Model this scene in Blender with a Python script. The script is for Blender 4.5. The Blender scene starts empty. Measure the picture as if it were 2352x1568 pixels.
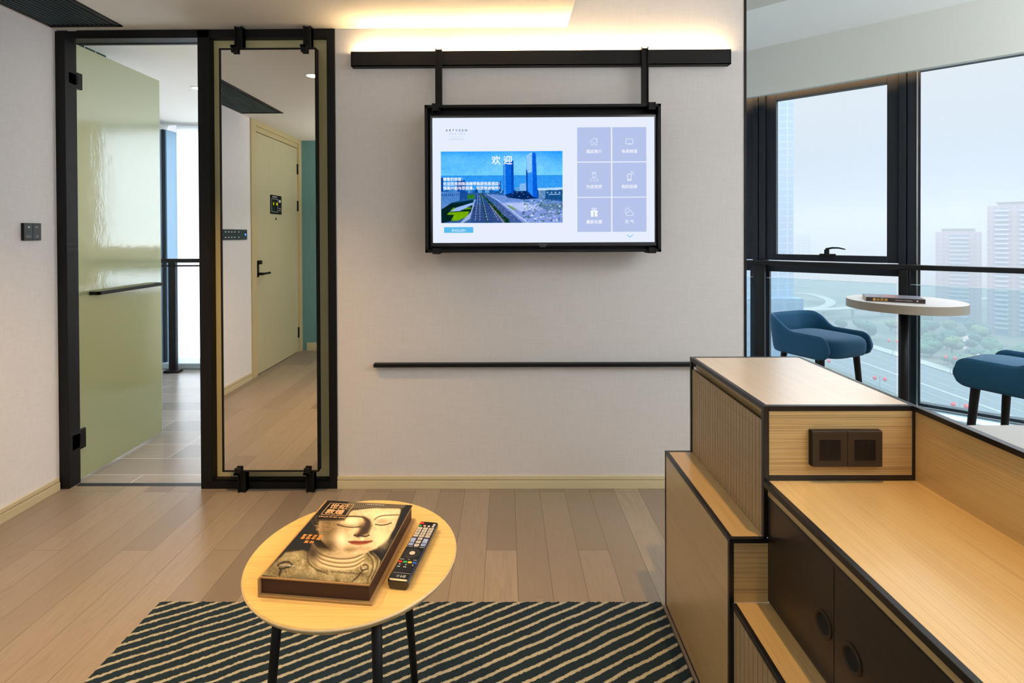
import bpy, math, random
import numpy as np
from mathutils import Vector, Matrix

SC = bpy.context.scene
COL = SC.collection
R = math.radians

# ------------------------------------------------------------------ camera
cam_d = bpy.data.cameras.new('camera')
cam = bpy.data.objects.new('camera', cam_d)
COL.objects.link(cam)
SC.camera = cam
F_PX, CX, CY = 1190.0, 1154.0, 545.0
cam_d.sensor_fit = 'HORIZONTAL'
cam_d.sensor_width = 36.0
cam_d.lens = F_PX / 2352 * 36
cam_d.shift_x = (1176 - CX) / 2352
cam_d.shift_y = (CY - 784) / 2352
cam_d.clip_start = 0.02
cam_d.clip_end = 6000
yaw, pitch, roll = R(0.38), R(0.43), 0.0042
fw = Vector((-math.sin(yaw) * math.cos(pitch), math.cos(yaw) * math.cos(pitch), -math.sin(pitch)))
r0 = fw.cross(Vector((0, 0, 1))).normalized()
u0 = r0.cross(fw)
rr = r0 * math.cos(roll) - u0 * math.sin(roll)
uu = u0 * math.cos(roll) + r0 * math.sin(roll)
cam.matrix_world = Matrix(((rr.x, uu.x, -fw.x, 0), (rr.y, uu.y, -fw.y, 0), (rr.z, uu.z, -fw.z, 1.25), (0, 0, 0, 1)))

# ------------------------------------------------------------------ world, exposure
wd = bpy.data.worlds.new('sky')
SC.world = wd
wd.use_nodes = True
wn, wl = wd.node_tree.nodes, wd.node_tree.links
wn.clear()
wo = wn.new('ShaderNodeOutputWorld')
bg = wn.new('ShaderNodeBackground')
tc = wn.new('ShaderNodeTexCoord')
sx = wn.new('ShaderNodeSeparateXYZ')
rmp = wn.new('ShaderNodeValToRGB')
mr = wn.new('ShaderNodeMapRange')
wl.new(tc.outputs['Generated'], sx.inputs[0])
wl.new(sx.outputs['Z'], rmp.inputs[0])
wl.new(sx.outputs['Z'], mr.inputs['Value'])
e = rmp.color_ramp.elements
e[0].position = 0.0
e[0].color = (0.64, 0.76, 0.92, 1)
e[1].position = 0.24
e[1].color = (0.86, 0.88, 0.92, 1)
SKY_TOP = 11.0
mr.inputs['From Min'].default_value = 0.27
mr.inputs['From Max'].default_value = 0.62
mr.inputs['To Min'].default_value = 1.0
mr.inputs['To Max'].default_value = SKY_TOP
wl.new(rmp.outputs[0], bg.inputs['Color'])
wl.new(mr.outputs[0], bg.inputs['Strength'])
wl.new(bg.outputs[0], wo.inputs['Surface'])

vs = SC.view_settings
vs.view_transform = 'Standard'
vs.look = 'None'
vs.exposure = 0.0
vs.gamma = 1.0
vs.use_curve_mapping = False
cy = SC.cycles
cy.use_denoising = True
cy.max_bounces = 9
cy.diffuse_bounces = 4
cy.glossy_bounces = 4
cy.transmission_bounces = 4
cy.transparent_max_bounces = 12
cy.volume_bounces = 1
cy.caustics_reflective = False
cy.caustics_refractive = False
cy.sample_clamp_indirect = 6.0
cy.use_light_tree = True

WARM = (1.0, 0.57, 0.20)


def lamp(name, kind, loc, energy, color, **kw):
    d = bpy.data.lights.new(name, kind)
    d.energy = energy
    d.color = color
    for k, v in kw.items():
        setattr(d, k, v)
    o = bpy.data.objects.new(name, d)
    COL.objects.link(o)
    o.location = loc
    return o


# added fill lamps without fixtures, out of view, brightening room and bath
FILL_W = 48
for nm_, x_, y_, z_, k_, c_ in (('room_fill_uplight', -.8, -.35, 1.5, .42, (1.0, .93, .86)), ('bath_fill', .5, 3.2, 2.31, .36, (1.0, .95, .90)), ('bath_fill_uplight', .5, 3.2, 1.0, .5, (1.0, .95, .88)), ('room_fill', 1.7, -.2, 2.48, .38, (1.0, .95, .90)), ('room_fill', 2.9, .5, 2.48, .55, (.93, .96, 1.0)), ('room_fill_uplight', 3.3, .8, 1.75, 2.4, (.86, .94, 1.0))):
    _l = lamp(nm_, 'AREA', (x_, y_, z_), FILL_W * k_, c_, shape='DISK', size=.9)
    if 'uplight' in nm_:
        _l.rotation_euler.x = math.pi
    _l['kind'] = 'helper'

# ------------------------------------------------------------------ mesh helpers
class G:
    def __init__(s, xf=None):
        s.v, s.f, s.mi, s.xf, s.m = [], [], [], xf, 0

    def add(s, vs_, fs):
        b = len(s.v)
        s.v += [s.xf(*p) if s.xf else tuple(p) for p in vs_]
        s.f += [tuple(b + i for i in f) for f in fs]
        s.mi += [s.m] * len(fs)
        return s

    def box(s, x0, x1, y0, y1, z0, z1):
        return s.add([(x, y, z) for z in (z0, z1) for y in (y0, y1) for x in (x0, x1)],
                     [(0, 2, 3, 1), (4, 5, 7, 6), (0, 1, 5, 4), (2, 6, 7, 3), (0, 4, 6, 2), (1, 3, 7, 5)])

    def prism(s, pts, axis, a, b):
        n = len(pts)

        def P(p, h):
            return {'x': (h, p[0], p[1]), 'y': (p[0], h, p[1]), 'z': (p[0], p[1], h)}[axis]
        vs_ = [P(p, a) for p in pts] + [P(p, b) for p in pts]
        fs = [tuple(range(n))[::-1], tuple(range(n, 2 * n))]
        fs += [(i, (i + 1) % n, n + (i + 1) % n, n + i) for i in range(n)]
        return s.add(vs_, fs)

    def tube(s, p0, p1, ra, rb=None, n=20, caps=True):
        rb = ra if rb is None else rb
        p0, p1 = Vector(p0), Vector(p1)
        d = (p1 - p0).normalized()
        a = d.cross(Vector((0, 0, 1)) if abs(d.z) < .9 else Vector((1, 0, 0))).normalized()
        b = d.cross(a)
        vs_ = []
        for p, r in ((p0, ra), (p1, rb)):
            for i in range(n):
                t = 2 * math.pi * i / n
                vs_.append(tuple(p + a * (r * math.cos(t)) + b * (r * math.sin(t))))
        fs = [(i, (i + 1) % n, n + (i + 1) % n, n + i) for i in range(n)]
        if caps:
            fs += [tuple(range(n))[::-1], tuple(range(n, 2 * n))]
        return s.add(vs_, fs)

    def lathe(s, prof, cx=0, cy=0, n=48, axis='z'):
        vs_, fs = [], []
        for r, z in prof:
            for i in range(n):
                t = 2 * math.pi * i / n
                q = (cx + r * math.cos(t), cy + r * math.sin(t), z)
                vs_.append(q)
        m = len(prof)
        for k in range(m - 1):
            for i in range(n):
                j = (i + 1) % n
                fs.append((k * n + i, k * n + j, (k + 1) * n + j, (k + 1) * n + i))
        fs.append(tuple(range(n))[::-1])
        fs.append(tuple(range((m - 1) * n, m * n)))
        return s.add(vs_, fs)

    def sweep(s, path, rad, n=8):
        vs_, fs = [], []
        P = [Vector(p) for p in path]
        for k, p in enumerate(P):
            d = (P[min(k + 1, len(P) - 1)] - P[max(k - 1, 0)]).normalized()
            a = d.cross(Vector((0, 0, 1)) if abs(d.z) < .95 else Vector((1, 0, 0))).normalized()
            b = d.cross(a)
            r = rad[k] if isinstance(rad, (list, tuple)) else rad
            for i in range(n):
                t = 2 * math.pi * i / n
                vs_.append(tuple(p + a * (r * math.cos(t)) + b * (r * math.sin(t))))
        for k in range(len(P) - 1):
            for i in range(n):
                j = (i + 1) % n
                fs.append((k * n + i, k * n + j, (k + 1) * n + j, (k + 1) * n + i))
        fs += [tuple(range(n))[::-1], tuple(range((len(P) - 1) * n, len(P) * n))]
        return s.add(vs_, fs)

    def build(s, name, mat, parent=None, bevel=0.0, smooth=False, seg=2):
        me = bpy.data.meshes.new(name)
        me.from_pydata(s.v, [], s.f)
        for m in (mat if isinstance(mat, (list, tuple)) else [mat]):
            me.materials.append(m)
        if any(s.mi):
            me.polygons.foreach_set('material_index', s.mi)
        if smooth:
            me.polygons.foreach_set('use_smooth', [True] * len(s.f))
        me.update()
        o = bpy.data.objects.new(name, me)
        COL.objects.link(o)
        if parent is not None:
            hang(o, parent)
        if bevel:
            b = o.modifiers.new('bevel', 'BEVEL')
            b.width = bevel
            b.segments = seg
            b.limit_method = 'ANGLE'
            b.angle_limit = R(40)
            b.harden_normals = False
        return o


def hang(o, parent):
    o.parent = parent
    root = parent
    off = Vector((0, 0, 0))
    while root is not None:
        off += root.location
        root = root.parent
    o.matrix_parent_inverse = Matrix.Translation(-off) if parent.parent is None else Matrix.Identity(4)


def box(name, mat, x0, x1, y0, y1, z0, z1, parent=None, bevel=0.0, **kw):
    return G(kw.pop('xf', None)).box(x0, x1, y0, y1, z0, z1).build(name, mat, parent, bevel, **kw)


def tag(o, label, cat, group=None):
    o['label'] = label
    o['category'] = cat
    if group:
        o['group'] = group
    return o


def thing(name, label, cat, loc=(0, 0, 0), group=None):
    o = bpy.data.objects.new(name, None)
    o.empty_display_size = .1
    COL.objects.link(o)
    o.location = loc
    return tag(o, label, cat, group)


def struct(o, label=None):
    o['kind'] = 'structure'
    if label:
        o['label'] = label
    return o


def kids(o):
    return [c for c in COL.objects if c.parent == o]


def copy_tree(o, loc, rotz=0.0, label=None, scale=None):
    c = o.copy()
    COL.objects.link(c)
    c.location = loc
    c.rotation_euler.z = rotz
    if scale:
        c.scale = scale
    if label:
        c['label'] = label
    for ch in kids(o):
        d = ch.copy()
        COL.objects.link(d)
        d.parent = c
        for g in kids(ch):
            h = g.copy()
            COL.objects.link(h)
            h.parent = d
    return c


def text(body, mat, size, origin, right, up, parent, name='lettering', align='LEFT', bold=0.0, spacing=1.0, shear=0.0, ext=0.0, lines=1.0, heavy=0.0):
    """flat lettering: origin is the baseline start, right/up are unit vectors"""
    cu = bpy.data.curves.new(name, 'FONT')
    cu.body = body
    cu.size = size
    cu.align_x = align
    cu.offset = bold
    cu.space_character = spacing
    cu.shear = shear
    cu.extrude = ext
    cu.space_line = lines
    cu.resolution_u = 3
    cu.materials.append(mat)
    tmp = bpy.data.objects.new(name, cu)
    me = bpy.data.meshes.new_from_object(tmp)
    bpy.data.objects.remove(tmp)
    if not me.materials:
        me.materials.append(mat)
    if heavy:                                    # bolder strokes: the outlines repeated a hair apart
        vv = [v.co.copy() for v in me.vertices]
        ff = [tuple(p_.vertices) for p_ in me.polygons]
        nv, nf = [], []
        for k_, (dx, dy) in enumerate(((-1, 0), (1, 0), (0, 1), (0, -1))):
            nf += [tuple(i + k_ * len(vv) for i in f) for f in ff]
            nv += [(v.x + dx * heavy, v.y + dy * heavy, v.z + k_ * 2e-6) for v in vv]
        me2 = bpy.data.meshes.new(name)
        me2.from_pydata(nv, [], nf)
        me2.materials.append(mat)
        me = me2
    o = bpy.data.objects.new(name, me)
    COL.objects.link(o)
    r_, u_ = Vector(right).normalized(), Vector(up).normalized()
    n_ = r_.cross(u_)
    M = Matrix(((r_.x, u_.x, n_.x, origin[0]), (r_.y, u_.y, n_.y, origin[1]), (r_.z, u_.z, n_.z, origin[2]), (0, 0, 0, 1)))
    off = Vector((0, 0, 0))
    q = parent
    while q is not None:
        off += q.location
        q = q.parent
    o.parent = parent
    o.matrix_parent_inverse = Matrix.Identity(4)
    if parent.parent is None:
        o.matrix_basis = Matrix.Translation(-parent.location) @ M
    else:
        # parent is a part whose own origin sits at the world origin
        o.matrix_basis = M
    return o


# ------------------------------------------------------------------ materials
def srgb(h):
    h = h.lstrip('#')
    c = [int(h[i:i + 2], 16) / 255 for i in (0, 2, 4)]
    return tuple(x / 12.92 if x <= .04045 else ((x + .055) / 1.055) ** 2.4 for x in c)


def mat(name, color, rough=.5, metal=0.0, coat=0.0, emis=None, estr=0.0, spec=None, bump=None, sheen=0.0):
    m = bpy.data.materials.new(name)
    m.use_nodes = True
    b = m.node_tree.nodes['Principled BSDF']
    c = srgb(color) if isinstance(color, str) else color
    b.inputs['Base Color'].default_value = (*c, 1)
    b.inputs['Roughness'].default_value = rough
    b.inputs['Metallic'].default_value = metal
    b.inputs['Coat Weight'].default_value = coat
    b.inputs['Coat Roughness'].default_value = .08
    if sheen:
        b.inputs['Sheen Weight'].default_value = sheen
    if spec is not None:
        b.inputs['Specular IOR Level'].default_value = spec
    if emis:
        b.inputs['Emission Color'].default_value = (*emis, 1)
        b.inputs['Emission Strength'].default_value = estr
    if bump:
        sc_, st, dist = bump
        N(m, b, sc_, st, dist)
    return m


def nn(m, kind, **kw):
    n = m.node_tree.nodes.new(kind)
    for k, v in kw.items():
        if k in n.inputs.keys():
            n.inputs[k].default_value = v
        else:
            setattr(n, k, v)
    return n


def ln(m, a, b):
    m.node_tree.links.new(a, b)


def coord(m, scale=(1, 1, 1), loc=(0, 0, 0), rot=(0, 0, 0)):
    t = nn(m, 'ShaderNodeTexCoord')
    mp = nn(m, 'ShaderNodeMapping')
    mp.inputs['Scale'].default_value = scale
    mp.inputs['Location'].default_value = loc
    mp.inputs['Rotation'].default_value = rot
    ln(m, t.outputs['Object'], mp.inputs['Vector'])
    return mp.outputs[0]


def N(m, b, scale, st, dist):
    sc_ = scale if isinstance(scale, tuple) else (scale,) * 3
    n = nn(m, 'ShaderNodeTexNoise', Scale=1.0, Detail=3.0)
    ln(m, coord(m, sc_), n.inputs['Vector'])
    bp = nn(m, 'ShaderNodeBump', Strength=st, Distance=dist)
    ln(m, n.outputs[0], bp.inputs['Height'])
    ln(m, bp.outputs[0], b.inputs['Normal'])


def mixcol(m, fac, a, b, mode='MIX'):
    x = nn(m, 'ShaderNodeMix', data_type='RGBA', blend_type=mode)
    if isinstance(fac, (int, float)):
        x.inputs[0].default_value = fac
    else:
        ln(m, fac, x.inputs[0])
    for i, q in ((6, a), (7, b)):
        if isinstance(q, tuple):
            x.inputs[i].default_value = (*q[:3], 1)
        else:
            ln(m, q, x.inputs[i])
    return x.outputs[2]


def ramp(m, fac, stops):
    r = nn(m, 'ShaderNodeValToRGB')
    el = r.color_ramp.elements
    while len(el) < len(stops):
        el.new(.5)
    for k, (p, c) in enumerate(stops):
        el[k].position = p
        el[k].color = (*c, 1) if len(c) == 3 else c
    ln(m, fac, r.inputs[0])
    return r.outputs[0]


def mth(m, op, a, b=None):
    n = nn(m, 'ShaderNodeMath', operation=op)
    for i, q in ((0, a), (1, b)):
        if q is None:
            continue
        if isinstance(q, (int, float)):
            n.inputs[i].default_value = q
        else:
            ln(m, q, n.inputs[i])
    return n.outputs[0]


def pb(m):
    return m.node_tree.nodes['Principled BSDF']


def wallpaper(name, color):
    m = mat(name, color, .85)
    b = pb(m)
    n1 = nn(m, 'ShaderNodeTexNoise', Scale=1.0, Detail=2.0)
    ln(m, coord(m, (420, 420, 14)), n1.inputs['Vector'])
    n2 = nn(m, 'ShaderNodeTexNoise', Scale=1.0, Detail=2.0)
    ln(m, coord(m, (16, 16, 500)), n2.inputs['Vector'])
    s = mth(m, 'ADD', n1.outputs[0], n2.outputs[0])
    c = srgb(color)
    col = ramp(m, mth(m, 'MULTIPLY', s, .5), [(.35, tuple(x * .93 for x in c)), (.65, tuple(min(1, x * 1.04) for x in c))])
    ln(m, col, b.inputs['Base Color'])
    bp = nn(m, 'ShaderNodeBump', Strength=.25, Distance=.0006)
    ln(m, s, bp.inputs['Height'])
    ln(m, bp.outputs[0], b.inputs['Normal'])
    return m


def veneer(name, base, dark, axis, rough=.38, dens=330, amount=.5, coat=0.0):
    """fine straight-grained veneer, the grain runs along axis"""
    m = mat(name, base, rough, coat=coat)
    b = pb(m)
    sc_ = {'x': (2.5, dens, dens), 'y': (dens, 2.5, dens), 'z': (dens, dens, 2.5)}[axis]
    n = nn(m, 'ShaderNodeTexNoise', Scale=1.0, Detail=2.5, Roughness=.6)
    ln(m, coord(m, sc_), n.inputs['Vector'])
    sc2 = {'x': (.9, 9, 9), 'y': (9, .9, 9), 'z': (9, 9, .9)}[axis]
    n2 = nn(m, 'ShaderNodeTexNoise', Scale=1.0, Detail=2.0)
    ln(m, coord(m, sc2), n2.inputs['Vector'])
    f = ramp(m, n.outputs[0], [(.36, (1, 1, 1)), (.50, (0, 0, 0))])
    f2 = mth(m, 'MULTIPLY', f, amount)
    c = mixcol(m, f2, srgb(base), srgb(dark))
    c = mixcol(m, mth(m, 'MULTIPLY', n2.outputs[0], .16), c, tuple(x * .75 for x in srgb(base)))
    ln(m, c, b.inputs['Base Color'])
    bp = nn(m, 'ShaderNodeBump', Strength=.12, Distance=.0006)
    ln(m, n.outputs[0], bp.inputs['Height'])
    ln(m, bp.outputs[0], b.inputs['Normal'])
    return m


def planks(name, c1, c2, gap, length, width, off, rotated, rough, mortar=.0016, grain=.5, coat=0.0):
    m = mat(name, c1, rough, coat=coat)
    b = pb(m)
    t = nn(m, 'ShaderNodeTexCoord')
    sp = nn(m, 'ShaderNodeSeparateXYZ')
    ln(m, t.outputs['Object'], sp.inputs[0])
    cb = nn(m, 'ShaderNodeCombineXYZ')
    a, c_ = (sp.outputs['Y'], sp.outputs['X']) if rotated else (sp.outputs['X'], sp.outputs['Y'])
    ln(m, mth(m, 'ADD', a, 10.0), cb.inputs[0])
    ln(m, mth(m, 'ADD', c_, off), cb.inputs[1])
    br = nn(m, 'ShaderNodeTexBrick', offset=.37, offset_frequency=3, squash=1.0)
    br.inputs['Scale'].default_value = 1.0
    br.inputs['Mortar Size'].default_value = mortar / 2
    br.inputs['Mortar Smooth'].default_value = .1
    br.inputs['Brick Width'].default_value = length
    br.inputs['Row Height'].default_value = width
    br.inputs['Color1'].default_value = (0, 0, 0, 1)
    br.inputs['Color2'].default_value = (1, 1, 1, 1)
    br.inputs['Mortar'].default_value = (.5, .5, .5, 1)
    ln(m, cb.outputs[0], br.inputs['Vector'])
    # grain, shifted for each board
    sh = nn(m, 'ShaderNodeVectorMath', operation='MULTIPLY_ADD')
    ln(m, br.outputs['Color'], sh.inputs[0])
    sh.inputs[1].default_value = (7.3, 3.1, 5.7)
    ln(m, cb.outputs[0], sh.inputs[2])
    mp = nn(m, 'ShaderNodeMapping')
    mp.inputs['Scale'].default_value = (1.6, 16, 16)
    ln(m, sh.outputs[0], mp.inputs['Vector'])
    ns = nn(m, 'ShaderNodeTexNoise', Scale=1.0, Detail=2.0, Distortion=.6)
    ln(m, mp.outputs[0], ns.inputs['Vector'])
    rings = mth(m, 'FRACT', mth(m, 'MULTIPLY', ns.outputs[0], 9.0))
    rg = ramp(m, rings, [(.0, (1, 1, 1)), (.22, (0, 0, 0)), (.85, (0, 0, 0)), (1.0, (1, 1, 1))])
    mp2 = nn(m, 'ShaderNodeMapping')
    mp2.inputs['Scale'].default_value = (9, 260, 260)
    ln(m, sh.outputs[0], mp2.inputs['Vector'])
    nf = nn(m, 'ShaderNodeTexNoise', Scale=1.0, Detail=2.0)
    ln(m, mp2.outputs[0], nf.inputs['Vector'])
    base = mixcol(m, br.outputs['Color'], srgb(c1), srgb(c2))
    base = mixcol(m, mth(m, 'MULTIPLY', rg, grain * .5), base, tuple(x * .62 for x in srgb(c1)))
    base = mixcol(m, mth(m, 'MULTIPLY', ramp(m, nf.outputs[0], [(.35, (1, 1, 1)), (.55, (0, 0, 0))]), grain * .55), base, tuple(x * .7 for x in srgb(c1)))
    base = mixcol(m, br.outputs['Fac'], base, srgb(gap))
    ln(m, base, b.inputs['Base Color'])
    bp = nn(m, 'ShaderNodeBump', Strength=.3, Distance=.001)
    ln(m, mth(m, 'SUBTRACT', mth(m, 'MULTIPLY', nf.outputs[0], .25), br.outputs['Fac']), bp.inputs['Height'])
    ln(m, bp.outputs[0], b.inputs['Normal'])
    return m


def glass(name, tint=(.93, .96, .97), gloss=.06, rough=0.0):
    m = bpy.data.materials.new(name)
    m.use_nodes = True
    nt = m.node_tree
    nt.nodes.clear()
    o = nn(m, 'ShaderNodeOutputMaterial')
    tr = nn(m, 'ShaderNodeBsdfTransparent')
    tr.inputs[0].default_value = (*tint, 1)
    gl = nn(m, 'ShaderNodeBsdfGlossy')
    gl.inputs['Roughness'].default_value = rough
    fr = nn(m, 'ShaderNodeFresnel', IOR=1.5)
    mx = nn(m, 'ShaderNodeMixShader')
    ln(m, mth(m, 'MULTIPLY', fr.outputs[0], gloss / .04), mx.inputs[0])
    ln(m, tr.outputs[0], mx.inputs[1])
    ln(m, gl.outputs[0], mx.inputs[2])
    ln(m, mx.outputs[0], o.inputs['Surface'])
    return m


def emit(name, color, strength):
    m = bpy.data.materials.new(name)
    m.use_nodes = True
    m.node_tree.nodes.clear()
    o = nn(m, 'ShaderNodeOutputMaterial')
    e_ = nn(m, 'ShaderNodeEmission', Strength=strength)
    e_.inputs[0].default_value = (*(srgb(color) if isinstance(color, str) else color), 1)
    ln(m, e_.outputs[0], o.inputs['Surface'])
    return m


M = {}
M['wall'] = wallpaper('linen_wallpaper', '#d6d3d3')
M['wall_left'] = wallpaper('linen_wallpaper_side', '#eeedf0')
M['ceil'] = mat('ceiling_paint', '#e4e0d8', .9)
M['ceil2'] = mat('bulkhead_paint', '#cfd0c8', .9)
M['ceil_lit'] = mat('lit_recess_paint', '#eef1f0', .9)  # whiter colour stands in for daylight on the ceiling strip
M['teal'] = mat('teal_wallpaper', '#6a9a9c', .8, bump=((300, 300, 20), .2, .001))
M['floor'] = planks('oak_floor', '#9e9080', '#7c7064', '#4b433a', 1.25, .1205, -.038 + .1205 * 40, True, .36, grain=.6)
M['tilefloor'] = planks('wood_look_tiles', '#9b948c', '#85807a', '#c9c8c4', .9, .195, -2.685 + .195 * 30, False, .22, mortar=.004, grain=.5)
M['base'] = mat('baseboard_paint', '#cdc2a0', .5)
M['base_line'] = mat('baseboard_groove', '#6b5f45', .6)
M['black'] = mat('black_metal', (.006, .006, .007), .5, spec=.22, bump=(900, .08, .0003))
M['blackm'] = mat('black_edging', (.004, .004, .006), .3, bump=((40, 900, 900), .06, .0003))
M['bronze'] = mat('dark_window_metal', (.008, .012, .020), .45, spec=.3)
M['green'] = mat('green_back_painted_glass', '#929e72', .35, coat=1.0)
pb(M['green']).inputs['Coat IOR'].default_value = 2.8
M['greenf'] = mat('olive_glass_panel', '#cfc79a', .22, coat=.6)
M['edge'] = mat('polished_glass_edge', '#cfe6ea', .15, emis=None)
M['mirror'] = mat('mirror_glass', (.88, .88, .86), .0, metal=1.0)
M['door'] = veneer('pale_green_veneer', '#c8c09c', '#b0a67e', 'z', .5, dens=240, amount=.25)
M['doorframe'] = mat('door_frame_paint', '#c9b98c', .5)
M['oak_x'] = veneer('oak_veneer_across', '#c2a674', '#6a5130', 'x', .42, dens=520, amount=.6)
M['oak_y'] = veneer('oak_veneer_along', '#c6aa76', '#84683e', 'y', .32, dens=460, amount=.3, coat=1.0)
pb(M['oak_y']).inputs['Coat Roughness'].default_value = .22
M['oak_top'] = veneer('lacquered_oak_sheen', '#c9bda8', '#8a7a62', 'y', .25, dens=460, amount=.4, coat=1.0)  # base colour paled to imitate window sheen on the lacquer
pb(M['oak_top']).inputs['Coat IOR'].default_value = 3.0
pb(M['oak_top']).inputs['Coat Roughness'].default_value = .28
M['oak_z'] = veneer('oak_veneer_upright', '#b09a78', '#7d6640', 'y', .45, amount=.25)
M['oak_lt'] = veneer('ash_table_top', '#dcb872', '#a88448', 'x', .35, dens=170, amount=.28)
M['dark'] = veneer('black_brown_veneer', '#2a211d', '#0c0807', 'y', .33, dens=260, amount=.8)
M['white'] = mat('white_paint', (.8, .8, .79), .5)
M['chrome'] = mat('brushed_steel', (.6, .6, .6), .25, metal=1.0)
M['socket'] = mat('bronze_plastic', (.034, .022, .014), .45, spec=.3)
M['socket2'] = mat('black_plastic', (.005, .004, .004), .4, spec=.25)
M['hole'] = mat('socket_slot', (.0015, .0015, .0015), .9)
M['plate'] = mat('grey_switch_metal', (.05, .065, .08), .35, metal=.4)
M['ink'] = mat('white_print', (.75, .75, .75), .6)
M['desk'] = mat('desk_laminate', '#858d94', .45)
M['tabletop'] = mat('grey_laminate', '#b5aeaa', .35, bump=(500, .05, .0003))
M['tableside'] = mat('taupe_edge_band', '#8e8679', .5)
M['blue'] = mat('teal_blue_wool', '#0f4d70', .9, sheen=.04)
_b = pb(M['blue'])
_n = nn(M['blue'], 'ShaderNodeTexNoise', Scale=900.0, Detail=2.0)
ln(M['blue'], coord(M['blue']), _n.inputs['Vector'])
ln(M['blue'], ramp(M['blue'], _n.outputs[0], [(.3, srgb('#07314c')), (.7, srgb('#0d587e'))]), _b.inputs['Base Color'])
_bp = nn(M['blue'], 'ShaderNodeBump', Strength=.4, Distance=.001)
ln(M['blue'], _n.outputs[0], _bp.inputs['Height'])
ln(M['blue'], _bp.outputs[0], _b.inputs['Normal'])
M['pane'] = glass('window_glass', gloss=.004)
M['rail_glass'] = glass('balustrade_glass', (.86, .94, .96), .006)
M['ledge'] = mat('window_ledge', '#a9bcc4', .35)
M['tile'] = mat('dark_green_tile', '#1d3834', .15)
M['grout'] = mat('grout', '#c9d2cc', .7)
M['lamp_on'] = emit('downlight_glow', (1.0, .80, .55), 14)

# wavy reflections of the painted glass
for key, sc_, st in (('green', (14, 14, 7), .07), ('greenf', (10, 10, 6), .10)):
    m = M[key]
    n = nn(m, 'ShaderNodeTexNoise', Scale=1.0, Detail=1.0)
    ln(m, coord(m, sc_), n.inputs['Vector'])
    n2 = nn(m, 'ShaderNodeTexNoise', Scale=1.0, Detail=1.0)
    ln(m, coord(m, tuple(x * 7 for x in sc_)), n2.inputs['Vector'])
    bp = nn(m, 'ShaderNodeBump', Strength=st, Distance=.01)
    ln(m, mth(m, 'ADD', n.outputs[0], mth(m, 'MULTIPLY', n2.outputs[0], .30)), bp.inputs['Height'])
    ln(m, bp.outputs[0], pb(m).inputs['Coat Normal'])

# ================================================================== the room shell
WY = 2.54          # plane of the television wall
WX = -2.205        # plane of the left wall
ZC = 2.256         # lower ceiling
P0, DW, NW = Vector((2.743, 3.459)), Vector((.755, -.656)), Vector((-.656, -.755))


def WL(s, off, z):
    """window-wall frame: s metres along it, off metres into the room"""
    p = P0 + DW * s + NW * off
    return (p.x, p.y, z)


def line_y(x, off=0.0):
    q = P0 + NW * off
    return q.y - (x - q.x) * .656 / .755


struct(G().prism([(WX - .1, -.8), (5.0, -.8), (5.0, line_y(5.0)), (1.1, line_y(1.1)), (1.1, 2.575), (WX - .1, 2.575)], 'z', -.06, 0).build('floor', M['floor']), 'greige oak plank floor of the sitting room')
struct(G().prism([(-3.4, 2.577), (1.1, 2.577), (1.1, 5.1), (-3.4, 5.1)], 'z', -.06, -.001).build('floor', M['tilefloor']), 'wood-look tile floor of the room behind the glass door')
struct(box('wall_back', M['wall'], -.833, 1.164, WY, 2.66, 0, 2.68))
struct(box('trim_1', M['black'], 1.164, 1.175, WY - .004, 2.665, 0, 2.68), 'thin black trim on the end of the television wall')
struct(G().prism([(WX - .12, -.8), (.304, -.8), (.304, WY), (WX - .12, WY)], 'z', ZC, 2.7).build('ceiling', M['ceil']), 'low cream ceiling over the mirror and the television wall')
# raised ceiling, strip along the windows whitened for its daylight, curtain bulkhead
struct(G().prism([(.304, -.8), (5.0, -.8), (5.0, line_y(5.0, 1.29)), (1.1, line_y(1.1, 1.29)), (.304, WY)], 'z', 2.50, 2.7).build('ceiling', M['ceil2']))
struct(G(WL).box(-2.35, 3.2, -.1, 1.36, 2.64, 2.72).build('ceiling', M['ceil_lit']))
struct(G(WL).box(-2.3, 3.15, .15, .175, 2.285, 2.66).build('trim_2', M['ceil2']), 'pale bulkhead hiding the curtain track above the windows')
struct(G(WL).box(-2.3, 3.15, .105, .15, 2.290, 2.31).build('trim_3', M['ledge']))
struct(G(WL).box(-2.3, 3.15, -.06, .10, 2.42, 2.66).build('trim_4', M['bronze']))
# warm strip hidden in the curtain pocket
t = thing('curtain_light', 'warm light strip hidden in the curtain pocket above the windows', 'strip light', WL(0, .14, 2.37))
G(WL).box(-1.7, 2.9, .140, .148, 2.36, 2.372).build('light_strip', emit('pocket_led', (1.0, .60, .28), 70), t)
# side and rear walls
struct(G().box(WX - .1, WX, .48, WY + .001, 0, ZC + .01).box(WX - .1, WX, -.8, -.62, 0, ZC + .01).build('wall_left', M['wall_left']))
struct(box('wall_rear', M['teal'], WX, -.9, -.8, -.615, 0, ZC + .01), 'teal papered wall beside the entrance door')
struct(box('wall_rear', M['wall_left'], -.9, 5.0, -.9, -.8, 0, 2.7))
struct(box('wall_right', M['wall_left'], 5.0, 5.1, -.9, line_y(5.0) - .02, 0, 2.7))
struct(box('wall_partition', M['wall_left'], 1.04, 1.1, 2.67, line_y(1.1), 0, 2.68))
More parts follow.
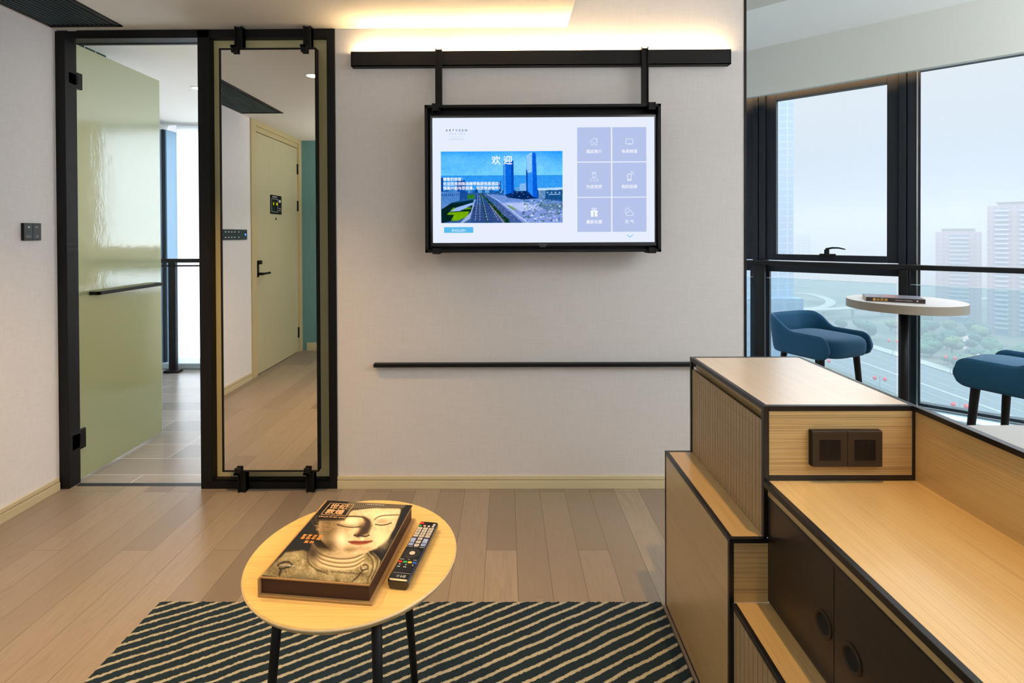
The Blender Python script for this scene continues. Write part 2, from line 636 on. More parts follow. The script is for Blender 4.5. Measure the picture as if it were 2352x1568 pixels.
# the room behind the glass door
ZB = 2.33
struct(box('ceiling', M['ceil'], -3.4, 1.04, WY + .03, 5.1, ZB, 2.5), 'white ceiling of the room behind the glass door')
struct(G().box(-3.4, -3.32, 3.11, 5.1, 0, ZB).box(-3.32, -2.41, 3.05, 3.11, 0, ZB).build('wall_bath_side', M['white']))
tw = mat('tile_wall', '#1d3834', .15)
_m = tw
br = nn(_m, 'ShaderNodeTexBrick', offset=0.0)
for k_, v_ in (('Scale', 1.0), ('Mortar Size', .002), ('Brick Width', .08), ('Row Height', .16)):
    br.inputs[k_].default_value = v_
br.inputs['Color1'].default_value = (*srgb('#1d3834'), 1)
br.inputs['Color2'].default_value = (*srgb('#23423c'), 1)
br.inputs['Mortar'].default_value = (*srgb('#c4cdc8'), 1)
_t = nn(_m, 'ShaderNodeTexCoord')
_s = nn(_m, 'ShaderNodeSeparateXYZ')
_c = nn(_m, 'ShaderNodeCombineXYZ')
ln(_m, _t.outputs['Object'], _s.inputs[0])
ln(_m, mth(_m, 'ADD', _s.outputs['Y'], .01), _c.inputs[0])
ln(_m, mth(_m, 'ADD', _s.outputs['Z'], 0.07), _c.inputs[1])
ln(_m, _c.outputs[0], br.inputs['Vector'])
ln(_m, br.outputs[0], pb(_m).inputs['Base Color'])
struct(box('wall_tiled', tw, -2.46, -2.40, 2.62, 3.112, 0, ZB), 'dark green tiled wall behind the glass door')
struct(G().box(-.40, 1.04, 5.0, 5.08, 0, ZB).box(-1.15, -.40, 5.0, 5.06, .93, 1.14).build('wall_bath_back', M['base']))
frost = bpy.data.materials.new('frosted_glass')
frost.use_nodes = True
frost.node_tree.nodes.clear()
_o = nn(frost, 'ShaderNodeOutputMaterial')
_tl = nn(frost, 'ShaderNodeBsdfTranslucent')
_tl.inputs[0].default_value = (.93, .97, 1, 1)
ln(frost, _tl.outputs[0], _o.inputs['Surface'])
w2 = struct(box('window_2', M['white'], -3.32, -.40, 4.985, 5.05, ZB - .012, ZB), 'frosted bright window behind the glass door')
G().box(-3.19, -.40, 5.01, 5.02, .05, ZB - .012).build('pane', frost, w2)
G().box(-3.32, -3.19, 4.86, 5.02, .05, 2.24).build('window_frame', mat('blue_grey_panel', '#7ba0bd', .3), w2)
G().box(-3.225, -3.205, 4.84, 4.86, .05, 2.24).box(-3.275, -3.262, 4.84, 4.86, .05, 2.24).build('mullion', M['bronze'], w2)
G().box(-3.32, 1.04, 4.80, 5.06, 0, .052).build('window_sill', M['ledge'], w2, bevel=.006)
t = thing('safety_rail', 'black safety rail in front of the bright window behind the glass door', 'railing', (-3.03, 4.69, 0))
G().box(-3.31, -.45, 4.67, 4.71, .998, 1.033).build('handrail', M['black'], t)
G().box(-3.31, -.45, 4.68, 4.70, .962, .976).build('lower_bar', M['black'], t)
G().box(-3.065, -3.0, 4.675, 4.705, .02, .998).box(-3.10, -2.97, 4.65, 4.73, 0, .02).build('post', M['black'], t)
t = thing('vanity_cabinet', 'low tan cabinet under the window behind the glass door', 'cabinet', (-.8, 4.6, 0))
box('body', M['oak_x'], -1.35, .2, 4.30, 4.78, 0, .76, t, .004)
box('countertop', M['white'], -1.37, .22, 4.28, 4.79, .76, .78, t, .004)

# baseboards
for nm, (x0, x1, y0, y1), ax in (('baseboard_back', (-.832, 1.163, WY - .013, WY), 'x'), ('baseboard_left', (WX, WX + .013, .49, WY - .02), 'y')):
    b_ = struct(box(nm, M['base'], x0, x1, y0, y1, 0, .040, bevel=.001))
    g = G()
    if ax == 'x':
        g.box(x0, x1, y0 + .004, y1, .0435, .060)
        l_ = G().box(x0, x1, y0 + .006, y1, .040, .0435)
    else:
        g.box(x0, x1 - .004, y0, y1, .0435, .060)
        l_ = G().box(x0, x1 - .006, y0, y1, .040, .0435)
    g.build('cap', M['base'], b_)
    l_.build('groove', M['base_line'], b_)
struct(box('baseboard_rear', M['base'], WX + .06, -.9, -.615, -.602, 0, .085, bevel=.002))

# black frame of doorway and fixed panel
fr_ = struct(G().box(-2.217, -2.157, 2.53, 2.60, 0, 2.25).box(-1.505, -1.447, 2.53, 2.60, 0, 2.25)
             .box(-.872, -.833, 2.53, 2.60, 0, 2.25).box(-2.157, -.872, 2.53, 2.60, 2.213, 2.25)
             .box(-1.447, -.872, 2.53, 2.60, 0, .034).box(-1.447, -.872, 2.545, 2.60, .034, .042)
             .box(-2.157, -1.505, 2.60, 2.62, 2.21, 2.34).box(-2.23, -2.217, 2.535, 2.62, 0, 2.34).box(-1.505, -.83, 2.60, 2.66, 2.21, 2.34)
             .build('trim_5', M['black'], bevel=.0015), 'black metal frame around the doorway and the fixed olive panel')
t = tag(box('glass_wall_panel', M['greenf'], -1.447, -.872, 2.572, 2.584, .042, 2.213), 'fixed olive glass panel behind the tall mirror', 'glass panel')
_bk = struct(box('wall_core', M['white'], -1.5, -.832, 2.61, 2.66, 0, 2.68))

# green glass door, opened into the room behind
d1 = struct(thing('door_1', 'pale green glass door standing open', 'door', (-2.175, 2.58, 0)))
del d1['category']
G().box(-2.181, -2.171, 2.580, 3.243, .010, 2.216).build('door_leaf', M['green'], d1)
G().box(-2.1815, -2.1705, 3.243, 3.2445, .010, 2.216).build('glass_edge', M['edge'], d1)
G().box(-2.188, -2.164, 2.566, 2.580, .010, 1.985).box(-2.188, -2.164, 2.566, 2.580, 2.075, 2.21).build('seal_strip', M['edge'], d1, bevel=.003)
for z0, z1 in ((1.990, 2.072), (.165, .265)):
    h_ = G().box(-2.196, -2.160, 2.576, 2.640, z0, z1).box(-2.20, -2.157, 2.55, 2.60, z0 + .012, z1 - .012).build('hinge', M['black'], d1, bevel=.002)
    G().box(-2.1602, -2.158, 2.606, 2.612, z0 + .022, z1 - .022).build('hinge_slot', M['socket2'], h_)
G().box(-2.132, -2.118, 2.68, 3.20, .938, .956).box(-2.171, -2.118, 2.68, 2.694, .938, .956).box(-2.171, -2.118, 3.186, 3.20, .938, .956).build('pull_handle', M['black'], d1, bevel=.002)
struct(box('trim_6', M['bronze'], -2.15, -1.51, 2.56, 2.59, -.001, .001), 'dark threshold strip under the glass door')

# hanging mirror with four clips
mr_ = thing('wall_mirror', 'tall narrow black framed mirror hanging in front of the olive panel', 'mirror', (-1.13, 2.5, .1))
MX0, MX1, MZ0, MZ1, MF, MB = -1.365, -.903, .112, 2.139, 2.468, 2.508
G().box(MX0, MX0 + .007, MF, MB, MZ0, MZ1).box(MX1 - .004, MX1, MF, MB, MZ0, MZ1).box(MX0, MX1, MF, MB, MZ0, MZ0 + .006).box(MX0, MX1, MF, MB, MZ1 - .007, MZ1) \
    .box(MX0 + .004, MX1 - .003, MB - .012, MB, MZ0, MZ1).build('frame', M['black'], mr_)
G().box(MX0 + .007, MX1 - .004, MF + .004, MF + .008, MZ0 + .006, MZ1 - .007).build('mirror_glass', M['mirror'], mr_)
for cx_ in (-1.285, -.953):
    for top in (True, False):
        g = G()
        if top:
            g.box(cx_ - .018, cx_ + .018, 2.500, 2.53, 2.10, 2.252).box(cx_ - .018, cx_ - .012, 2.490, 2.53, 2.13, 2.252).box(cx_ + .012, cx_ + .018, 2.490, 2.53, 2.13, 2.252)
            g.box(cx_ - .020, cx_ + .010, MF - .012, 2.50, MZ1, MZ1 + .012).box(cx_ - .016, cx_ + .012, MF - .012, MF - .002, MZ1 - .024, MZ1 + .012)
        else:
            g.box(cx_ - .018, cx_ + .018, 2.500, 2.53, .0, .14).box(cx_ - .018, cx_ - .012, 2.490, 2.53, .0, .11).box(cx_ + .012, cx_ + .018, 2.490, 2.53, .0, .11)
            g.box(cx_ - .020, cx_ + .010, MF - .012, 2.50, MZ0 - .012, MZ0).box(cx_ - .016, cx_ + .012, MF - .012, MF - .002, MZ0 - .012, MZ0 + .022)
        g.build('clip', M['black'], mr_, bevel=.001)

# air grille in the low ceiling
t = thing('ceiling_vent', 'long black slatted air grille in the ceiling corner by the left wall', 'vent', (-2.01, 1.58, ZC))
VX0, VX1, VY0, VY1 = -2.185, -1.838, .66, 2.488
G().box(VX0, VX0 + .022, VY0, VY1, ZC - .006, ZC).box(VX1 - .022, VX1, VY0, VY1, ZC - .006, ZC).box(VX0, VX1, VY1 - .022, VY1, ZC - .006, ZC).box(VX0, VX1, VY0, VY0 + .022, ZC - .006, ZC).build('frame', M['black'], t, bevel=.001)
g = G()
k = VX0 + .03
while k < VX1 - .03:
    g.box(k, k + .004, VY0 + .03, VY1 - .03, ZC - .006, ZC - .0008)
    k += .0225
g.build('louvre', mat('vent_slat', (.05, .09, .10), .4), t)
G().box(VX0 + .02, VX1 - .02, VY0 + .02, VY1 - .02, ZC - .0008, ZC - .0002).build('backing', M['hole'], t)


# ceiling downlights
def downlight(x, y, z, label, r=.038):
    t_ = thing('downlight', label, 'ceiling light', (x, y, z))
    G().lathe([(r + .010, z), (r + .010, z - .004), (r, z - .004), (r, z)], x, y, 32).build('trim_ring', M['white'], t_)
    G().lathe([(r - .001, z - .0025), (r - .001, z - .0005)], x, y, 32).build('diffuser', M['lamp_on'], t_)
    return t_


def spot(x, y, z, e_, size=70, blend=.6, col=WARM, rad=.03):
    o = lamp('downlight_beam', 'SPOT', (x, y, z - .012), e_, col, spot_size=R(size), spot_blend=blend, shadow_soft_size=rad)
    o['kind'] = 'helper'
    return o


downlight(-1.22, 1.66, ZC, 'recessed downlight seen in the tall mirror')
spot(-1.22, 1.66, ZC, 140, 104, 1.0)
downlight(-.74, 1.12, ZC, 'recessed downlight above the coffee table')
spot(-.74, 1.12, ZC, 62, 64, .8, rad=.015)
downlight(.742, 1.07, 2.50, 'recessed downlight above the low oak cabinet')
spot(.742, 1.07, 2.50, 95, 76, .8, rad=.015)
downlight(-2.264, 3.81, ZB, 'recessed downlight in the ceiling behind the glass door')
spot(-2.264, 3.81, ZB, 20, 110, .8, (1, .85, .68))
downlight(-1.3, .1, ZC, 'added unseen recessed downlight near the entrance door')  # extra downlight out of view, added as fill for the room
spot(-1.3, .1, ZC, 25, 120, .8, (1, .80, .58))

# entrance door, seen in the mirror
d2 = struct(thing('door_2', 'pale green entrance door with black lever, seen in the mirror', 'door', (WX, -.07, 0)))
del d2['category']
G().box(WX - .10, WX + .012, .395, .48, 0, 2.256).box(WX - .10, WX + .012, -.62, -.545, 0, 2.256).box(WX - .10, WX + .012, -.545, .395, 2.21, 2.256).box(WX - .10, WX - .002, -.545, .395, 2.165, 2.21).build('door_frame', M['doorframe'], d2, bevel=.002)
G().box(WX - .06, WX - .008, -.545, .395, .006, 2.158).build('door_leaf', M['door'], d2)
for z_ in (1.94, 1.55, .21):
    G().box(WX - .008, WX + .006, -.552, -.535, z_ - .055, z_ + .055).build('hinge', M['black'], d2)
hp = G().box(WX - .008, WX + .004, .335, .375, .87, 1.01).build('handle_plate', M['black'], d2, bevel=.006)
G().tube((WX, .355, .90), (WX + .05, .355, .90), .012).tube((WX + .045, .360, .90), (WX + .045, .22, .90), .010).build('lever', M['black'], hp, smooth=False)
G().box(WX, WX + .03, .33, .37, .985, 1.02).build('thumb_turn', M['black'], hp, bevel=.003)
G().tube((WX - .008, -.03, 1.40), (WX - .004, -.03, 1.40), .011).build('peephole', M['black'], d2)
G().box(WX - .008, WX + .006, .385, .40, 1.25, 1.30).build('latch', M['black'], d2)
t = thing('evacuation_sign', 'black evacuation plan sign on the pale green entrance door', 'sign', (WX, -.03, 1.53))
box('plate', M['socket2'], WX - .008, WX - .004, -.15, .09, 1.445, 1.625, t)
g = G()
for (a, b, c_, d_) in ((-.07, .07, 1.465, 1.468), (-.07, .07, 1.588, 1.591), (-.07, -.067, 1.465, 1.591), (.067, .07, 1.465, 1.591), (-.13, -.09, 1.56, 1.585), (-.13, -.09, 1.50, 1.505), (-.13, -.09, 1.48, 1.485), (-.05, .05, 1.605, 1.612)):
    g.box(WX - .004, WX - .0035, a, b, c_, d_)
g.build('plan_drawing', M['ink'], t)
ym = emit('yellow_mark', '#e6e020', .6)
for a, b in ((.015, .035), (-.06, -.03)):
    G().box(WX - .004, WX - .003, a, b, 1.53, 1.555).build('yellow_mark', ym, t)

# control panel, seen in the mirror
t = thing('control_panel', 'long dark ten-key control panel with a blue light, reflected in the mirror', 'switch panel', (WX, .745, 1.25))
box('panel', M['plate'], WX, WX + .010, .56, .93, 1.208, 1.292, t, .002)
for i, y in enumerate((.90, .855, .81, .765, .70)):
    for z_ in (1.272, 1.228):
        G().box(WX + .010, WX + .0105, y - .010, y + .010, z_ - .004, z_ + .004).build('key_label', M['ink'], t)
G().box(WX + .010, WX + .012, .585, .60, 1.243, 1.257).build('blue_light', emit('blue_led', (.05, .2, 1), 4), t)

# light switch on the left wall
t = thing('light_switch', 'small square two-gang dark switch on the left wall beside the green door', 'switch', (WX, 2.387, 1.267))
box('plate', M['socket2'], WX, WX + .010, 2.341, 2.433, 1.227, 1.307, t, .001)
for y0, y1 in ((2.344, 2.386), (2.388, 2.430)):
    box('rocker', M['plate'], WX + .010, WX + .013, y0, y1, 1.230, 1.304, t, .0005)
text('◆', M['ink'], .012, (WX + .0136, 2.360, 1.284), (0, 1, 0), (0, 0, 1), t)
text('≡≡', M['ink'], .012, (WX + .0136, 2.400, 1.284), (0, 1, 0), (0, 0, 1), t)
text('射灯\nSPOTLIGHT', M['ink'], .0052, (WX + .0136, 2.365, 1.247), (0, 1, 0), (0, 0, 1), t, align='CENTER')
text('灯带\nLIGHT', M['ink'], .0052, (WX + .0136, 2.409, 1.247), (0, 1, 0), (0, 0, 1), t, align='CENTER')

# ================================================================== window wall
ZT = 2.45


def win(name, kind='structure'):
    return


w1 = struct(G(WL).box(-.926, -.855, -.03, .03, 1.037, ZT).box(-.169, -.105, -.03, .03, 1.037, ZT).box(-.855, -.169, -.03, .03, 1.037, 1.084)
            .box(-.855, -.169, -.03, .03, 2.262, ZT).build('window_1', M['bronze'], bevel=.003), 'dark framed casement window with black lever')
G(WL).box(-.855, -.169, -.004, .004, 1.084, 2.262).build('pane', M['pane'], w1)
hd = G(WL).box(-.564, -.463, .03, .05, 1.068, 1.094).box(-.53, -.50, .05, .075, 1.085, 1.125).build('window_handle', M['black'], w1, bevel=.003)
G(WL).sweep([(-.52, .075, 1.128), (-.48, .078, 1.138), (-.44, .078, 1.138), (-.40, .078, 1.128)], [.008, .007, .006, .004]).build('lever', M['black'], hd)
struct(G(WL).box(-.926, -.105, -.03, .02, .948, 1.030).box(-.926, -.905, -.03, .02, .10, .948).box(-.105, -.10, -.03, .02, .10, 1.03).box(-.905, -.105, -.03, .02, .08, .125).build('window_3', M['bronze'], bevel=.003), 'lower fixed window below the casement')
G(WL).box(-.905, -.105, -.004, .004, .12, .95).build('pane', M['pane'], bpy.data.objects['window_3'])


def mullion(a, b, deep=.07):
    w = (b - a)
    o = G(WL).box(a, a + w * .42, -.05, deep - .02, .05, ZT).box(a + w * .42, a + w * .5, -.05, deep - .035, .05, ZT).box(a + w * .5, b, -.05, deep - .015, .05, ZT) \
        .build('trim_7', M['bronze'], bevel=.003)
    return struct(o)


mullion(-1.018, -.926)
mullion(-.105, -.010)
mullion(1.62, 1.71)
struct(G(WL).box(-.010, -.004, -.02, .06, .05, ZT).build('trim_8', M['chrome']), 'bright metal gasket beside the fixed window')
# hidden-side casement left of the first mullion
w5 = struct(G(WL).box(-1.075, -1.018, -.03, .03, 1.037, ZT).box(-1.72, -1.66, -.03, .03, 1.037, ZT).box(-1.66, -1.075, -.03, .03, 1.037, 1.084).box(-1.66, -1.075, -.03, .03, 2.262, ZT)
            .box(-1.72, -1.018, -.03, .02, .948, 1.03).box(-1.045, -1.018, -.03, .02, .1, .95).box(-1.72, -1.70, -.03, .02, .1, .95).build('window_4', M['bronze'], bevel=.003))
G(WL).box(-1.66, -1.075, -.004, .004, 1.084, 2.262).build('pane', M['pane'], w5)
G(WL).box(-1.70, -1.045, -.004, .004, .1, .95).build('pane', M['pane'], w5)
# large fixed pane on the right and the next ones round the room
for i, (a, b) in enumerate(((-.002, 1.62), (1.71, 2.98))):
    w = struct(G(WL).box(a, a + .010, -.03, .03, .10, ZT).box(b - .02, b, -.03, .03, .10, ZT).box(a, b, -.03, .03, .098, .118).box(a, b, -.03, .03, 2.31, ZT).build('window_5', M['bronze']), 'large fixed window pane to the floor')
    G(WL).box(a + .01, b - .02, -.004, .004, .118, 2.31).build('pane', M['pane'], w)
struct(G(WL).box(-2.3, -1.72, -.06, .06, 0, 2.66).build('wall_window_end', M['wall_left']))
struct(G(WL).box(-1.72, 2.98, -.06, .16, -.06, .085).build('window_sill', M['ledge'], bevel=.012), 'pale ledge along the foot of the windows')
struct(G(WL).box(-1.72, 2.98, .16, .175, -.0, .055).build('trim_9', M['white'], bevel=.003))

# balustrade in front of the windows
t = thing('balustrade', 'black handrail on posts with glass panels in front of the windows', 'railing', WL(-.08, .12, 0))
G(WL).box(-1.75, 2.95, .098, .142, 1.002, 1.036).build('handrail', M['black'], t, bevel=.006)
POST = (-1.0 + .02, -.096, .80, 1.70, 2.6)
for s in POST[:2]:
    G(WL).box(s, s + .07 if s < -.5 else s + .046, .10, .14, .0, 1.002).build('post', M['black'], t, bevel=.004)
G(WL).box(-.046, -.038, .112, .128, .05, 1.002).build('post', M['black'], t, bevel=.002)
for a, b in ((-1.72, -.995), (-.898, -.110), (-.036, 2.9)):
    p_ = G(WL).box(a, b, .116, .124, .10, .905).build('glass_panel', M['rail_glass'], t)
    G(WL).box(a, b, .1155, .1245, .905, .9075).build('polished_edge', M['edge'], p_)

# ================================================================== television wall
t = thing('light_beam', 'long black wall beam with a warm light strip on top, above the television', 'wall light', (.17, WY, 2.06))
G().box(-.744, 1.085, 2.500, 2.504, 2.059, 2.130).box(-.744, 1.085, 2.500, WY, 2.059, 2.063).box(-.744, -.740, 2.5, WY, 2.059, 2.13).box(1.081, 1.085, 2.5, WY, 2.059, 2.13) \
    .box(-.740, 1.081, 2.504, WY, 2.120, 2.122).build('beam', M['black'], t)
LED = emit('warm_led', (1.0, .68, .34), 130)
G().box(-.72, 1.06, 2.508, 2.518, 2.122, 2.131).build('light_strip', LED, t)

t = thing('wall_shelf', 'thin long black ledge on the wall below the television', 'shelf', (.13, WY, .61))
box('ledge', M['black'], -.646, .98, 2.507, WY, .602, .6185, t, .0012)

tv = thing('television', 'wall television in a black frame showing a blue city and menu tiles', 'television', (.17, 2.42, 1.5))
TX0, TX1, TZ0, TZ1 = -.371, .712, 1.163, 1.841
YF = 2.378
G().box(TX0, TX0 + .013, YF, YF + .055, TZ0, TZ1).box(TX1 - .013, TX1, YF, YF + .055, TZ0, TZ1).box(TX0, TX1, YF, YF + .055, TZ0, TZ0 + .013).box(TX0, TX1, YF, YF + .055, TZ1 - .013, TZ1) \
    .box(TX0, TX1, YF + .055, YF + .060, TZ0, TZ1).build('mounting_frame', M['black'], tv, bevel=.001)
SX0, SX1, SZ0, SZ1, SY = -.3385, .689, 1.2075, 1.7865, 2.405
G().box(SX0 - .009, SX0, SY - .006, SY + .03, SZ0 - .016, SZ1 + .009).box(SX1, SX1 + .009, SY - .006, SY + .03, SZ0 - .016, SZ1 + .009).box(SX0, SX1, SY - .006, SY + .03, SZ1, SZ1 + .009) \
    .box(SX0, SX1, SY - .006, SY + .03, SZ0 - .016, SZ0).box(SX0, SX1, SY + .004, SY + .028, SZ0, SZ1).build('bezel', mat('glossy_black_plastic', (.008, .008, .012), .18), tv)
G().box(.150, .192, SY - .0075, SY - .006, SZ0 - .013, SZ0 - .006).box(.158, .185, SY - .006, SY + .01, SZ0 - .021, SZ0 - .016).build('badge', mat('badge_grey', '#4c4f55', .4), tv)
for cx_, dx in ((-.319, -.0), (.668, .0)):
    g = G()
    g.box(cx_ - .016, cx_ + .016, 2.490, 2.494, 1.83, 2.134).box(cx_ - .016, cx_ - .013, 2.480, 2.50, 1.83, 2.140).box(cx_ + .013, cx_ + .016, 2.480, 2.50, 1.83, 2.140)
    g.box(cx_ - .016, cx_ + .016, 2.494, 2.515, 2.132, 2.136).build('hanger', M['black'], tv, bevel=.0008)
    for z0, z1 in ((1.812, 1.845), (1.157, 1.183)):
        G().box(cx_ - .016, cx_ + .016, YF - .012, YF - .008, z0, z1).box(cx_ - .016, cx_ - .012, YF - .016, YF + .07, z0, z1).box(cx_ + .012, cx_ + .016, YF - .016, YF + .07, z0, z1) \
            .build('clamp', M['black'], tv, bevel=.0008)
        G().box(cx_ - .020, cx_ + .010, YF + .060, 2.50, z0 + .004, z1 - .004).build('bracket', M['black'], tv)

scr = G().box(SX0, SX1, SY + .001, SY + .003, SZ0, SZ1).build('screen', emit('screen_white', (.80, .86, 1.0), 1.0), tv)
SW, SH = SX1 - SX0, SZ1 - SZ0


def sp(px, py):
    """layout units of the screen picture -> metres on the screen"""
    y = py + .009 * (px - 60)
    return SX0 + (px - 60) / 2210 * SW, SZ0 + (1 - (y - 150) / 1238) * SH


def flat(name, mt, rects, lay=1, parent=scr):
    g = G()
    yy = SY + .001 - .0004 * lay
    for a, b, c_, d_ in rects:
        x0, z1 = sp(a, b)
        x1, z0 = sp(c_, d_)
        g.add([(x0, yy, z0), (x1, yy, z0), (x1, yy, z1), (x0, yy, z1)], [(0, 1, 2, 3)])
    return g.build(name, mt, parent)


def stroke(g, pts, w, lay=3):
    yy = SY + .001 - .0004 * lay
    P = [Vector(sp(*p)) for p in pts]
    for a, b in zip(P, P[1:]):
        d = (b - a)
        if d.length < 1e-9:
            continue
        d.normalize()
        n = Vector((-d.y, d.x)) * (w / 2)
        a2, b2 = a - d * w * .3, b + d * w * .3
        g.add([(q.x, yy, q.y) for q in (a2 - n, b2 - n, b2 + n, a2 + n)], [(0, 1, 2, 3)])


E_tile = emit('tile_lilac', (.47, .55, .83), 1.0)
E_white = emit('screen_lettering', (.93, .95, 1.0), 1.0)
E_cyan = emit('button_cyan', (.10, .50, .85), 1.0)
E_ink = emit('screen_ink', (.03, .07, .17), 1.0)
E_pale = emit('screen_script', (.45, .55, .68), 1.0)
tiles = [(c_, r_) for r_ in ((250, 585), (599, 935), (947, 1282)) for c_ in ((1502, 1838), (1852, 2190))]
caps = ['酒店简介', '电视频道', '为您效劳', '我的投屏', '最新优惠', '天 气']
RX, UZ = (1, 0, 0), (0, 0, 1)
for (cx_, ry), cp in zip(tiles, caps):
    off = .009 * (cx_[0] - 60)
    tl = flat('menu_tile', E_tile, [(cx_[0], ry[0] - off, cx_[1], ry[1] - off)], 1, tv)
    mid = (cx_[0] + cx_[1]) / 2
    x_, z_ = sp(mid, ry[0] - off + 252)
    text(cp, E_white, 40 / 2210 * SW, (x_, SY + .001 - .0012, z_), RX, UZ, tl, align='CENTER', heavy=.0003)
    g = G()
    mx, my = mid, ry[0] - off + 140
    w_ = .0014
    if cp == caps[0]:
        stroke(g, [(mx - 40, my), (mx, my - 38), (mx + 40, my)], w_)
        stroke(g, [(mx - 28, my - 8), (mx - 28, my + 34), (mx - 9, my + 34), (mx - 9, my + 10), (mx + 9, my + 10), (mx + 9, my + 34), (mx + 28, my + 34), (mx + 28, my - 8)], w_)
        stroke(g, [(mx + 20, my - 18), (mx + 20, my - 34), (mx + 28, my - 34), (mx + 28, my - 12)], w_)
    elif cp == caps[1]:
        stroke(g, [(mx - 36, my - 24), (mx + 36, my - 24), (mx + 36, my + 22), (mx - 36, my + 22), (mx - 36, my - 24)], w_ * 1.3)
        stroke(g, [(mx - 22, my + 30), (mx + 22, my + 30)], w_)
    elif cp == caps[2]:
        stroke(g, [(mx + 17 * math.cos(a), my - 18 + 20 * math.sin(a)) for a in [k * math.pi / 8 for k in range(17)]], w_)
        stroke(g, [(mx - 16, my - 32), (mx - 18, my - 46), (mx + 18, my - 46), (mx + 16, my - 32), (mx - 16, my - 32)], w_)
        stroke(g, [(mx - 40, my + 38), (mx - 36, my + 20), (mx - 12, my + 6), (mx, my + 22), (mx + 12, my + 6), (mx + 36, my + 20), (mx + 40, my + 38), (mx - 40, my + 38)], w_)
    elif cp == caps[3]:
        stroke(g, [(mx - 18, my - 24), (mx + 16, my - 24), (mx + 16, my + 38), (mx - 18, my + 38), (mx - 18, my - 24)], w_ * 1.8)
        stroke(g, [(mx - 12, my + 26), (mx + 12, my + 26)], w_ * 2.4)
        for r_ in (10, 20, 30):
            stroke(g, [(mx + 14 + r_ * math.cos(a), my - 24 - r_ * math.sin(a)) for a in [k * math.pi / 12 for k in range(0, 7)]], w_)
    elif cp == caps[4]:
        for a, b in ((mx - 33, mx - 5), (mx + 5, mx + 33)):
            stroke(g, [(a + 13, my + 6), (a + 13, my + 38)], 26 / 2210 * SW)
            stroke(g, [(a, my - 8), (b, my - 8)], .006)
        stroke(g, [(mx - 4, my - 12), (mx - 24, my - 36), (mx - 8, my - 40), (mx, my - 16), (mx + 8, my - 40), (mx + 24, my - 36), (mx + 4, my - 12)], w_ * 1.5)
    else:
        cl = [(mx - 28, my + 36), (mx - 38, my + 22), (mx - 30, my + 8), (mx - 16, my + 6), (mx - 8, my - 10), (mx + 10, my - 14), (mx + 24, my - 4), (mx + 26, my + 6), (mx + 38, my + 14), (mx + 38, my + 28), (mx + 28, my + 36), (mx - 28, my + 36)]
        stroke(g, cl, w_ * 1.3)
        stroke(g, [(mx - 22 + 16 * math.cos(a), my - 14 + 16 * math.sin(a)) for a in [math.pi * (.8 + k * .12) for k in range(10)]], w_)
        for k in range(6):
            a = math.pi * (.75 + k * .2)
            stroke(g, [(mx - 22 + 24 * math.cos(a), my - 14 + 24 * math.sin(a)), (mx - 22 + 34 * math.cos(a), my - 14 + 34 * math.sin(a))], w_)
    g.build('icon', E_white, tl)
x_, z_ = sp(300, 282)
text('ARTYZEN', E_ink, .0150, (x_, SY - .0004, z_), RX, UZ, scr, align='CENTER', spacing=1.75, heavy=.0002)
x_, z_ = sp(300, 315)
text('habitat', E_pale, .0165, (x_, SY - .0004, z_), RX, UZ, scr, align='CENTER', spacing=1.6, shear=.5)
x_, z_ = sp(300, 343)
text('HENGQIN ZHUHAI', E_pale, .0055, (x_, SY - .0004, z_), RX, UZ, scr, align='CENTER', spacing=1.3)
x_, z_ = sp(300, 365)
text('珠海横琴雅辰悦居酒店', E_pale, .0065, (x_, SY - .0004, z_), RX, UZ, scr, align='CENTER', spacing=1.35)
bt = flat('language_button', E_cyan, [(171, 1231, 463, 1285)], 1, tv)
x_, z_ = sp(317, 1275)
text('ENGLISH', E_white, .0165, (x_, SY - .0006, z_), RX, UZ, bt, align='CENTER')
g = G()
stroke(g, [(1996, 1296), (2025, 1322), (2054, 1296)], .003)
g.build('chevron', E_cyan, scr)


# painted pictures on fine grids: colours per vertex, computed from simple shapes
def lin(c):
    c = np.clip(c, 0, 1)
    return np.where(c <= .04045, c / 12.92, ((c + .055) / 1.055) ** 2.4)


def hx(h):
    h = h.lstrip('#')
    return np.array([int(h[i:i + 2], 16) / 255 for i in (0, 2, 4)])


